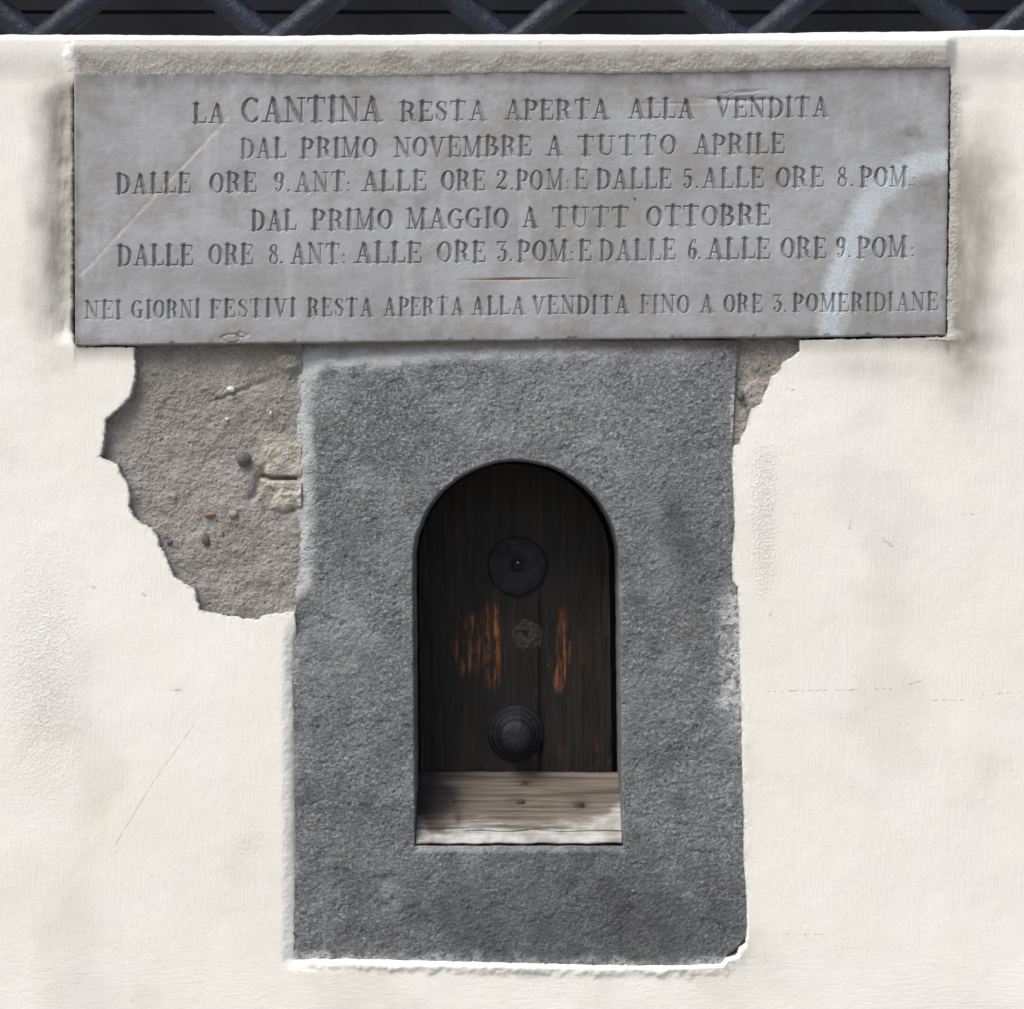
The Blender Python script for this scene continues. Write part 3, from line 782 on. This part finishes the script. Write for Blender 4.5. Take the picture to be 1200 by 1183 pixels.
def build_board():
    YT, YB = 0.114, 0.0085
    h = 0.8
    us = np.arange(0, 1 + 1e-6, h / 240); vs = np.arange(0, 1 + 1e-6, h / 92)
    U, Vv = np.meshgrid(us, vs)          # v 0 bottom .. 1 top
    xl = 487.5 + 2.2 * Vv; xr = 729 - 3.2 * Vv
    pxx = xl + (xr - xl) * U
    bot = 988.6 + 0.8 * (1 - U) + fbm(pxx, pxx * 0, 26, 3, 141) * 1.5
    top = 905 + fbm(pxx, pxx * 0 + 9, 40, 2, 142) * 0.8
    pyy = bot + (top - bot) * Vv
    dep = YB + (YT - YB) * (sstep(0, 1, Vv) * 0.25 + Vv * 0.75)
    gr = fbm(pxx, pyy * 22, 60, 3, 143)
    cracks = np.exp(-((pyy - 974.5 - fbm(pxx, pxx * 0 + 5, 60, 2, 144) * 2.5) / 0.9) ** 2) * 0.0035 * sstep(0.1, 0.3, U) + np.exp(-((pyy - 955 - fbm(pxx, pxx * 0 + 2, 50, 2, 145) * 4) / 0.8) ** 2) * 0.0025 * sstep(0.35, 0.5, U) * sstep(0.75, 0.6, U)
    e = edge_round(np.minimum(1 - Vv, Vv) * 0.092, 0.0045)
    dep = dep + gr * 0.0008 + cracks + e
    for (cx, cy, r) in ((615, 918, 4), (612, 953, 7)):
        dep += 0.003 * np.exp(-(((pxx - cx) / (r * 1.6)) ** 2 + ((pyy - cy) / (r * .6)) ** 2))
    n = fbm(pxx, pyy * 1.6, 34, 4, 146)
    line = np.interp(pxx, [487, 497, 505, 520, 560, 610, 660, 690, 712, 728], [956, 964, 977, 974, 966, 969, 967, 964, 955, 938])
    white = sstep(-9, 9, pyy - line + n * 5 + gr * 6 + fbm(pxx, pyy * 6, 24, 3, 147) * 6)
    dark = 0.85 * sstep(22, -14, np.hypot((pxx - 506) / 1.0, (pyy - 935) / 1.15) - 26 + n * 16 + gr * 5) + 0.7 * sstep(12, 0, pxx - 487) * sstep(962, 945, pyy) + 0.65 * np.exp(-(((pxx - 537) / 5) ** 2 + ((pyy - 960) / 9) ** 2))
    dark += 0.7 * np.exp(-(((pxx - 680) / 12) ** 2 + ((pyy - 943) / 6) ** 2)) + 0.5 * np.exp(-(((pxx - 605) / 14) ** 2 + ((pyy - 938) / 6) ** 2)) + 0.9 * np.exp(-(((pxx - 616) / 6) ** 2 + ((pyy - 918) / 3) ** 2))
    k = (D + dep) / D
    V = np.stack([(pxx - 600) * .001 * k, dep, Z0 + (591.5 - pyy) * .001 * k], -1).reshape(-1, 3)
    F = grid_faces(len(us), len(vs))
    V, F, A, n0 = skirt(V, F, {"white": white.ravel(), "dark": np.clip(dark, 0, 0.92).ravel()}, 0.1205)
    return link_mesh("weather_board", V, F, M_BOARD, WIN, A, True, n0)
BOARD = build_board()
for (nx_, ny_, r_) in ((528, 941, 4.5), (610.5, 941.5, 5.0), (679, 945.5, 6.0)):
    t = (989 - ny_) / 84.0
    yb = 0.0085 + 0.1055 * (0.25 * (t * t * (3 - 2 * t)) + 0.75 * t)
    lathe("nail", nx_, ny_, yb, [(r_, -3), (r_, 0.6), (r_ * 0.85, 1.4), (r_ * 0.5, 1.9)], M_NAIL, BOARD, 20, 0.12, int(nx_))

# ------------------------------------------------------------------ lettering: cut strokes, each a chain of (x, y, half width), cap height = 1
T, t_ = 0.112, 0.042
def cat(pts, n=7):
    p = [pts[0]] + list(pts) + [pts[-1]]; out = []
    for i in range(1, len(p) - 2):
        a, b, c, d_ = (np.array(p[k], float) for k in (i - 1, i, i + 1, i + 2))
        for s in np.linspace(0, 1, n, endpoint=False):
            out.append(tuple(0.5 * ((2 * b) + (-a + c) * s + (2 * a - 5 * b + 4 * c - d_) * s * s + (-a + 3 * b - 3 * c + d_) * s ** 3)))
    out.append(tuple(pts[-1])); return out
def arc(cx, cy, rx, ry, a0, a1, thick=T, thin=t_, n=18):
    o = []
    for a in np.linspace(math.radians(a0), math.radians(a1), n):
        wv = thin + (thick - thin) * abs(math.cos(a)) ** 1.6
        o.append((cx + rx * math.cos(a), cy + ry * math.sin(a), wv))
    return o
def stem(x, y0=0.0, y1=1.0, wv=T): return [(x, y0, wv), (x, y1, wv)]
def ser(x, y, hw=0.15):
    hw = hw * 1.15
    s = 0.02 if y < 0.5 else -0.02
    return [(x - hw, y + s, 0.030), (x - hw * 0.4, y + s, 0.042), (x + hw * 0.4, y + s, 0.042), (x + hw, y + s, 0.030)]
def hair(x0, y0, x1, y1): return [(x0, y0, t_), (x1, y1, t_)]
def term(x, y0, y1): return [(x, y0, 0.035), (x + 0.012, (y0 + y1) / 2, 0.04), (x + 0.015, y1, 0.02)]
def dot(x, y, r=0.062): return [(x, y, r), (x + 0.001, y, r)]
TOP, BOT = 0.97, 0.03
G = {
 'I': (0.34, [stem(.17), ser(.17, 0), ser(.17, 1)]),
 'L': (0.64, [stem(.17), ser(.17, 0), ser(.17, 1), hair(.17, BOT, .60, BOT), term(.60, .02, .32)]),
 'E': (0.64, [stem(.17), ser(.17, 0), ser(.17, 1), hair(.17, BOT, .60, BOT), term(.60, .02, .32), hair(.17, TOP, .57, TOP), term(.57, .98, .70), hair(.17, .52, .42, .52), [(.43, .38, .022), (.43, .52, .038), (.43, .66, .022)]]),
 'F': (0.62, [stem(.17), ser(.17, 0, .18), ser(.17, 1), hair(.17, TOP, .57, TOP), term(.57, .98, .70), hair(.17, .52, .42, .52), [(.43, .38, .022), (.43, .52, .038), (.43, .66, .022)]]),
 'T': (0.74, [stem(.37), ser(.37, 0, .18), hair(.05, TOP, .69, TOP), term(.045, .98, .70), term(.68, .98, .70)]),
 'D': (0.74, [stem(.17), ser(.17, 0), ser(.17, 1), hair(.17, TOP, .33, TOP), hair(.17, BOT, .33, BOT), arc(.33, .5, .32, .47, 90, -90)]),
 'O': (0.72, [arc(.36, .5, .27, .48, 0, 360, n=30)]),
 'C': (0.70, [arc(.38, .5, .29, .48, 48, 312, n=24), [(.62, .98, .02), (.61, .84, .045), (.595, .70, .03)], [(.59, .15, .035), (.63, .26, .028)]]),
 'G': (0.76, [arc(.38, .5, .29, .48, 48, 305, n=24), [(.62, .98, .02), (.61, .84, .045), (.595, .70, .03)], stem(.59, .04, .40, .085), ser(.59, .43, .15)]),
 'U': (0.78, [stem(.17, .30, 1.0), ser(.17, 1), cat([(.17, .32, T), (.20, .12, .075), (.38, .02, .045), (.55, .12, .036), (.60, .32, t_)]), hair(.60, .30, .60, 1), ser(.60, 1, .13)]),
 'V': (0.76, [[(.14, 1, T), (.38, .02, .07)], hair(.38, .02, .62, 1), ser(.14, 1), ser(.62, 1, .12)]),
 'A': (0.78, [hair(.38, 1.0, .14, 0), [(.38, 1.0, .06), (.42, .88, T), (.64, 0, T)], hair(.22, .34, .54, .34), ser(.14, 0, .13), ser(.64, 0, .15)]),
 'N': (0.80, [hair(.15, 0, .15, 1), [(.14, 1, .09), (.65, .0, .09)], hair(.66, 0, .66, 1), ser(.15, 0, .13), ser(.10, 1, .09), ser(.66, 1, .13)]),
 'M': (0.94, [hair(.14, 0, .15, 1), [(.16, 1, .09), (.44, .03, .08)], hair(.44, .03, .75, 1), stem(.77), ser(.14, 0, .13), ser(.10, 1, .09), ser(.77, 0), ser(.80, 1, .13)]),
 'P': (0.64, [stem(.17), ser(.17, 0, .17), ser(.17, 1), hair(.17, TOP, .32, TOP), hair(.17, .48, .32, .48), arc(.32, .725, .24, .245, 90, -90)]),
 'R': (0.74, [stem(.17), ser(.17, 0), ser(.17, 1), hair(.17, TOP, .32, TOP), hair(.17, .49, .34, .49), arc(.32, .73, .23, .24, 90, -90), cat([(.34, .49, .035), (.47, .42, .07), (.52, .26, .095), (.55, .08, .07), (.63, .02, .035), (.69, .09, .025)])]),
 'B': (0.68, [stem(.17), ser(.17, 0), ser(.17, 1), hair(.17, TOP, .30, TOP), hair(.17, .53, .32, .53), hair(.17, BOT, .32, BOT), arc(.30, .75, .20, .22, 90, -90), arc(.31, .28, .27, .25, 90, -90)]),
 'S': (0.60, [cat([(.50, .70, .03), (.48, .84, .03), (.41, .95, .032), (.30, .98, .036), (.17, .92, .06), (.13, .77, .085), (.22, .62, .098), (.38, .47, .10), (.48, .33, .095), (.47, .14, .065), (.34, .02, .036), (.22, .03, .032), (.13, .13, .03), (.10, .30, .03)], 5), [(.51, .98, .02), (.505, .84, .035), (.50, .68, .03)], [(.095, .02, .02), (.10, .16, .035), (.10, .32, .03)]]),
 '2': (0.58, [dot(.15, .76, .075), cat([(.11, .74, .03), (.14, .90, .034), (.28, .98, .04), (.44, .86, .09), (.44, .66, .09), (.30, .42, .05), (.12, .14, .036), (.09, .06, .04)]), cat([(.10, .07, .03), (.22, .12, .07), (.38, .05, .075), (.48, .08, .045), (.51, .24, .028)])]),
 '3': (0.54, [hair(.10, .96, .46, .96), term(.09, .97, .72), [(.46, .96, .03), (.24, .57, .03)], cat([(.24, .57, .032), (.38, .55, .06), (.45, .38, .095), (.43, .16, .085), (.28, .02, .04), (.14, .06, .034), (.10, .18, .03)]), dot(.14, .20, .07)]),
 '5': (0.54, [hair(.14, .96, .44, .96), [(.16, .94, .06), (.46, .94, .045)], hair(.15, .96, .13, .55), cat([(.13, .53, .03), (.24, .62, .04), (.40, .54, .085), (.46, .34, .095), (.40, .12, .08), (.26, .02, .04), (.13, .08, .034), (.10, .20, .03)]), dot(.13, .19, .07)]),
 '6': (0.58, [arc(.30, .28, .18, .26, 0, 360, n=24), cat([(.12, .30, .08), (.14, .60, .075), (.26, .88, .045), (.42, .97, .03), (.48, .86, .03)]), dot(.45, .84, .06)]),
 '8': (0.56, [arc(.28, .75, .15, .22, 0, 360, .055, .036, 20), arc(.28, .27, .19, .25, 0, 360, .06, .036, 22), [(.17, .66, .05), (.30, .52, .075), (.42, .38, .05)]]),
 '9': (0.58, [arc(.28, .72, .18, .26, 0, 360, n=24), cat([(.46, .70, .08), (.44, .40, .075), (.32, .12, .045), (.16, .03, .03), (.10, .14, .03)]), dot(.13, .16, .06)]),
 '.': (0.10, [dot(.05, .06)]),
 ':': (0.10, [dot(.05, .06, .052), dot(.05, .42, .052)]),
}
# (word, x0, x1[, cap height, base shift]); line: (base at x=0, slope, cap height)
LINES = [
 (147.2, -0.0102, 22.5, [("LA", 226, 265), ("CANTINA", 284, 448, 28.5, 0.0), ("RESTA", 469, 570), ("APERTA", 592, 714), ("ALLA", 737, 813), ("VENDITA", 839, 971)]),
 (188.7, -0.0090, 22.5, [("DAL", 282, 336), ("PRIMO", 353, 443), ("NOVEMBRE", 462, 623), ("A", 641, 659), ("TUTTO", 677, 793), ("APRILE", 813, 919)]),
 (228.6, -0.0092, 22.8, [("DALLE", 137, 224), ("ORE", 246, 301), ("9", 322, 335), (".", 337, 339), ("ANT", 346, 405), (":", 407, 410), ("ALLE", 424, 500), ("ORE", 517, 569), ("2", 580, 596), (".", 599, 601),
                         ("POM", 605, 661), (":", 664, 667), ("E", 673, 689), ("DALLE", 699, 787), ("5", 800, 812), (".", 816, 818), ("ALLE", 823, 895), ("ORE", 909, 965), ("8", 981, 994), (".", 997, 999), ("POM", 1008, 1064), (".", 1065.5, 1067), (":", 1069, 1072)]),
 (274.4, -0.0115, 23.2, [("DAL", 295, 348), ("PRIMO", 366, 461), ("MAGGIO", 477, 597), ("A", 612, 630), ("TUTT", 647, 737), ("OTTOBRE", 757, 903)]),
 (313.8, -0.0113, 23.6, [("DALLE", 138, 227), ("ORE", 245, 297), ("8", 315, 327), (".", 329, 331), ("ANT", 341, 399), (":", 402, 405), ("ALLE", 416, 495), ("ORE", 513, 569), ("3", 581, 595), (".", 597.5, 599.5),
                         ("POM", 607, 666), (":", 669, 672), ("E", 678, 693), ("DALLE", 703, 792), ("6", 806, 817), (".", 819, 821), ("ALLE", 828, 903), ("ORE", 915, 968), ("9", 980, 992), (".", 994, 996), ("POM", 1004, 1063), (":", 1067, 1070)]),
 (375.2, -0.0100, 20.6, [("NEI", 100, 143), ("GIORNI", 155, 235), ("FESTIVI", 247, 347), ("RESTA", 361, 437), ("APERTA", 450, 543), ("ALLA", 553, 616), ("VENDITA", 624, 737), ("FINO", 750, 809), ("A", 820, 836),
                         ("ORE", 848, 893), ("3", 905, 917), (".", 919, 921), ("POMERIDIANE", 929, 1099)]),
]

def build_plaque():
    h = 0.66
    TL, TR, BR, BL = (87, 87), (1113, 74), (1108.5, 393.5), (88.5, 405.5)
    nu, nv = int(1026 / h), int(319 / h)
    U, Vv = np.meshgrid(np.linspace(0, 1, nu), np.linspace(0, 1, nv))      # v 0 bottom
    X = (BL[0] + (BR[0] - BL[0]) * U) * (1 - Vv) + (TL[0] + (TR[0] - TL[0]) * U) * Vv
    Y = (BL[1] + (BR[1] - BL[1]) * U) * (1 - Vv) + (TL[1] + (TR[1] - TL[1]) * U) * Vv
    X = X + 0; 
    eb = sstep(6, 0, (1 - Vv) * 0 + Vv * 319); Y = Y + eb * fbm(X, X * 0, 24, 3, 200) * 0.8
    rgt = sstep(8, 0, (1 - U) * 1026); X = X - rgt * np.abs(fbm(Y, Y * 0, 20, 3, 201)) * 1.6
    depth = np.zeros(X.shape)
    wobx = fbm(X, Y, 5, 2, 202) * 0.32; woby = fbm(X, Y, 5, 2, 203) * 0.32
    XX = X + wobx; YY = Y + woby
    worn = 1 - 0.35 * sstep(0.1, 0.6, fbm(X, Y, 80, 3, 204))
    def cut(chain):
        """chain of (px, py, half width in mm)"""
        a = np.array(chain)
        m = a[:, 2].max() + 1.0
        x0, x1, y0, y1 = a[:, 0].min() - m, a[:, 0].max() + m, a[:, 1].min() - m, a[:, 1].max() + m
        i0 = max(int((x0 - 95) / 1026 * nu) - 8, 0) if x0 > 100 else 0
        i0 = max(int((x0 - 89) / 1020.0 * nu) - 10, 0); i1 = min(int((x1 - 87) / 1020.0 * nu) + 12, nu)
        yt = 87 - 13 * ((x0 - 87) / 1026)
        j0 = max(int((1 - (y1 - yt + 2) / 319) * nv) - 16, 0); j1 = min(int((1 - (y0 - yt - 2) / 319) * nv) + 16, nv)
        sx = XX[j0:j1, i0:i1]; sy = YY[j0:j1, i0:i1]
        best = np.full(sx.shape, -1.0)
        for (ax, ay, aw), (bx, by, bw) in zip(chain[:-1], chain[1:]):
            dd, t = seg_dist(sx, sy, ax, ay, bx, by)
            best = np.maximum(best, aw + (bw - aw) * t - dd)
        depth[j0:j1, i0:i1] = np.maximum(depth[j0:j1, i0:i1], best)
    rnd = random.Random(9)
    for (b0, sl_, cap0, words) in LINES:
        for wd in words:
            txt, x0, x1 = wd[:3]
            cap = wd[3] if len(wd) > 3 else cap0
            sh = wd[4] if len(wd) > 4 else 0.0
            tot = sum(G[c][0] for c in txt) * cap
            n = len(txt)
            k = 1.0
            if n > 1:
                k = min(1.22, max(0.7, (x1 - x0 - 2.3 * (n - 1)) / tot)); tot *= k
                gap = (x1 - x0 - tot) / (n - 1)
                if gap < 0.6: gap = 0.6; k *= (x1 - x0 - gap * (n - 1)) / tot
            else:
                gap = 0; k = (x1 - x0) / tot
                if txt in '.:': k = 1.0; x0 = (x0 + x1) / 2 - tot / 2
            x = x0
            for c in txt:
                gw, strokes = G[c]
                jx, jy = rnd.uniform(-.5, .5), rnd.uniform(-.4, .4)
                for s in strokes:
                    kk = max(k, 0.8)
                    base = b0 + sl_ * x + sh + jy
                    cut([(x + jx + p[0] * cap * k, base - p[1] * cap, p[2] * cap * (0.6 + 0.4 * min(k, 1.1))) for p in s])
                x += gw * cap * k + gap
    depth_letters = depth.copy()
    depth[:] = 0
    cut([(742, 232.5, .5), (744, 234, 1.3), (745.5, 237.5, .8)])          # grave mark over the fourth line
    depth_letters = np.maximum(depth_letters, depth)
    depth[:] = 0
    cut([(531, 328.5, 0.3), (560, 328.2, 0.9), (600, 327.6, 2.1), (640, 327.2, 1.3), (679, 327.0, 0.3)])     # rule
    rule = np.clip(depth, 0, 3); depth[:] = 0
    L = np.clip(depth_letters, 0, None)
    n = fbm(X, Y, 30, 3, 210)
    y = -0.0030 + fbm(X, Y, 260, 2, 211) * 0.0009 + fbm(X, Y, 40, 3, 212) * 0.00035 + fbm(X, Y, 7, 2, 213) * 0.00013
    y += np.minimum(L * 2.6, 1.7 + L * 0.7) * worn * 0.001 + np.minimum(rule * 1.2, 2.2) * 0.001
    # chips: spiral knock on the lower edge, gouge over the first line's last word
    g1 = np.zeros(X.shape)
    for (cx, cy, r, wv) in ((272, 397, 12, 1.6), (284, 393, 7, 1.3)):
        rr = np.hypot((X - cx) / 1.5, (Y - cy) / 0.8) + fbm(X, Y, 10, 3, 214) * 3
        g1 += np.exp(-((rr - r * 0.55) / wv) ** 2) * 0.0012
    gx = fbm(X, Y, 22, 3, 215)
    g2 = np.exp(-(((X - 868) / 36) ** 2 + ((Y - 117) / 3.4) ** 2)) * (0.9 + 0.7 * fbm(X * 0.4, Y * 2, 6, 3, 216)) * 0.0036
    g2 += np.exp(-(((X - 866) / 22) ** 2 + ((Y - 109 + (X - 866) * .08) / 2.2) ** 2)) * (0.8 + 0.8 * fbm(X, Y * 2, 6, 2, 217)) * 0.0018
    g2 += np.exp(-(((X - 790) / 40) ** 2 + ((Y - 122) / 1.4) ** 2)) * 0.0006
    y += np.maximum(g1, 0) + np.maximum(g2, 0)
    sc = seg_dist(X, Y, 268, 138, 96, 322)[0] + fbm(X, Y, 20, 3, 218) * 2.5
    y += np.exp(-(sc / 2.2) ** 2) * 0.0003
    # rounded, slightly knocked edges
    e = np.minimum(np.minimum(U, 1 - U) * 1026, np.minimum(Vv, 1 - Vv) * 319)
    y += edge_round(np.maximum(e - 0.4 * np.abs(n), 0) * 0.001, 0.0022)
    chipb = sstep(0.35, 0.75, fbm(X, X * 0 + 4, 13, 2, 219)) * sstep(5, 0, Vv * 319) * 0.0022
    y += chipb
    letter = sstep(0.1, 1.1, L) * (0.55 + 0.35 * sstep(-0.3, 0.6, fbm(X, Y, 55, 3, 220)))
    grime = 0.75 * sstep(9, 1, U * 1026 + n * 4) + 0.6 * sstep(8, 1, (1 - U) * 1026 + n * 4) + 0.5 * sstep(24, 8, (1 - Vv) * 319 + n * 5)
    grime += 0.5 * np.exp(-(((X - 1070) / 14) ** 2 + ((Y - 158) / 7) ** 2)) + 0.5 * np.exp(-(((X - 1105) / 8) ** 2 + ((Y - 112) / 18) ** 2)) + 0.45 * np.exp(-(((X - 93) / 6) ** 2 + ((Y - 158) / 8) ** 2))
    grime += 0.5 * sstep(0.15, 0.7, fbm(X * 1.2, Y * 0.8, 110, 5, 221, 0.6)) + 0.35 * sstep(16, 2, Vv * 319 + n * 8)
    grime += 0.5 * sstep(0.0004, 0.0018, g1 + g2) * sstep(0.0, 0.4, n)
    cem = 0.75 * sstep(6, 2, (Y - (395 - (X - 1040) * 0.01)) * -1 + n * 5) * sstep(1020, 1050, X) + 0.5 * sstep(6, 1, U * 1026 + n * 5) * sstep(230, 160, Y)
    # sprayed stroke: a quarter curve from the right edge down to the bottom edge
    chain = cat([(1125, 186, 13), (1085, 192, 14), (1048, 208, 14.5), (1018, 240, 15.5), (996, 285, 15.5), (980, 335, 15), (974, 375, 14.5), (971, 400, 14)], 8)
    best = np.full(X.shape, -99.0)
    sel = (X > 930) & (Y > 150)
    for (ax, ay, aw), (bx, by, bw) in zip(chain[:-1], chain[1:]):
        dd, t = seg_dist(X[sel], Y[sel], ax, ay, bx, by)
        best[sel] = np.maximum(best[sel], aw + (bw - aw) * t - dd)
    spray = sstep(-8, 9, best + n * 3 + fbm(X, Y, 7, 3, 222) * 3) * (0.95 + 0.2 * fbm(X, Y, 50, 2, 223))
    rust = sstep(0.1, 1.2, rule) * 0.8 * sstep(327.0, 328.6, Y) + sstep(0.1, 1.2, rule) * 0.35
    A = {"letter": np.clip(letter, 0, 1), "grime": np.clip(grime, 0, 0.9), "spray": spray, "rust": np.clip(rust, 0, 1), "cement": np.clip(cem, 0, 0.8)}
    A = {k_: a.ravel() for k_, a in A.items()}
    Vt = np.stack([(X - 600) * .001, y, Z0 + (591.5 - Y) * .001], -1).reshape(-1, 3)
    F = grid_faces(nu, nv)
    Vt, F, A, n0 = skirt(Vt, F, A, 0.03)
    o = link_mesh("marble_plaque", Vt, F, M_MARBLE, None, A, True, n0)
    return props(o, "grey marble plaque carved with six lines of capitals and a pale sprayed stroke", "plaque", None, "thing")
build_plaque()

# ------------------------------------------------------------------ window above: shutter and lattice of iron bars
SH = empty("window_shutter", (0, 0.20, LZ), "dark navy boarded shutter behind the iron lattice", "shutter")
def shutter_boards():
    V, F = [], []
    z = LZ - 0.03
    edges = [LZ - 0.03, P(0, 14.5, 0.19)[2]] + [P(0, 14.5, 0.19)[2] + 0.16 * k for k in range(1, 8)]
    for i, (a, b) in enumerate(zip(edges[:-1], edges[1:])):
        n = len(V); y0 = 0.19 + (0.0015 if i % 2 else 0.0)
        V += [(-1.36, y0 + .004, a), (1.36, y0 + .004, a), (1.36, y0, a + .003), (-1.36, y0, a + .003), (-1.36, y0, b - .004), (1.36, y0, b - .004), (1.36, y0 + .004, b - .0008), (-1.36, y0 + .004, b - .0008),
              (-1.36, y0 + .03, b - .0008), (1.36, y0 + .03, b - .0008), (1.36, y0 + .03, a), (-1.36, y0 + .03, a)]
        F += [[n, n + 1, n + 2, n + 3], [n + 3, n + 2, n + 5, n + 4], [n + 4, n + 5, n + 6, n + 7], [n + 7, n + 6, n + 9, n + 8], [n + 8, n + 9, n + 10, n + 11], [n + 11, n + 10, n + 1, n]]
    link_mesh("boards", V, F, M_SHUT, SH, None, False)
    boxes("backing_rail", [(-1.36, 1.36, 0.222, 0.24, LZ - 0.03, LZ + 0.06), (-1.36, 1.36, 0.222, 0.24, LZ + 1.05, LZ + 1.14)], M_SHUT, SH)
shutter_boards()

GR = empty("iron_grille", (0, 0.065, LZ), "dark iron lattice grille of crossed diagonal bars standing on the wall ledge", "grille")
def bar(x0, z0, x1, z1, y, seed):
    n, m = 14, 90
    a = np.array([x0, y, z0]); b = np.array([x1, y, z1]); d_ = b - a; Ln = np.linalg.norm(d_); d_ /= Ln
    up = np.array([0, -1, 0.0]); sd = np.cross(d_, up)
    m = max(8, int(Ln / 0.006))
    s = np.linspace(0, 1, m)
    S_, K = np.meshgrid(s, np.arange(n) * 2 * math.pi / n, indexing='ij')
    r = 0.0160 * (1 + 0.035 * fbm(S_ * Ln * 1000 + 500 * seed, np.cos(K) * 20 + 40, 40, 2, 300 + seed) + 0.05 * fbm(S_ * Ln * 1000, K * 12, 9, 2, 310 + seed))
    V = a + (S_ * Ln)[..., None] * d_ + (r * np.cos(K))[..., None] * up + (r * np.sin(K))[..., None] * sd
    F = []
    i, k = np.meshgrid(np.arange(m - 1), np.arange(n), indexing='ij')
    F = np.stack([i * n + k, i * n + (k + 1) % n, (i + 1) * n + (k + 1) % n, (i + 1) * n + k], -1).reshape(-1, 4)
    link_mesh("bar", V.reshape(-1, 3), F, M_BAR, GR)
SL = 1.27                                  # run over rise
zl, zh = LZ - 0.02, LZ + 1.16
zc = P(0, 53, 0.07)[2]
for s_, yb in ((1, 0.052), (-1, 0.078)):   # '/' bars in front of '\' bars
    for i in range(-12, 13):
        xc = P(604 + 277 * i, 0, 0.07)[0]
        xa, xb = xc + s_ * SL * (zl - zc), xc + s_ * SL * (zh - zc)
        za, zb = zl, zh
        lim = 1.365
        def clipx(x, z, X0, Zz0):
            return x, z
        pts = []
        for (x, z) in ((xa, za), (xb, zb)):
            if abs(x) > lim:
                xx = math.copysign(lim, x); z = zc + (xx - xc) / (s_ * SL); x = xx
            pts.append((x, z))
        if pts[1][1] - pts[0][1] > 0.05 and zl - 0.01 <= pts[0][1] and pts[1][1] <= zh + 0.01:
            bar(pts[0][0], pts[0][1], pts[1][0], pts[1][1], yb, (i * 2 + (s_ > 0)) % 37)
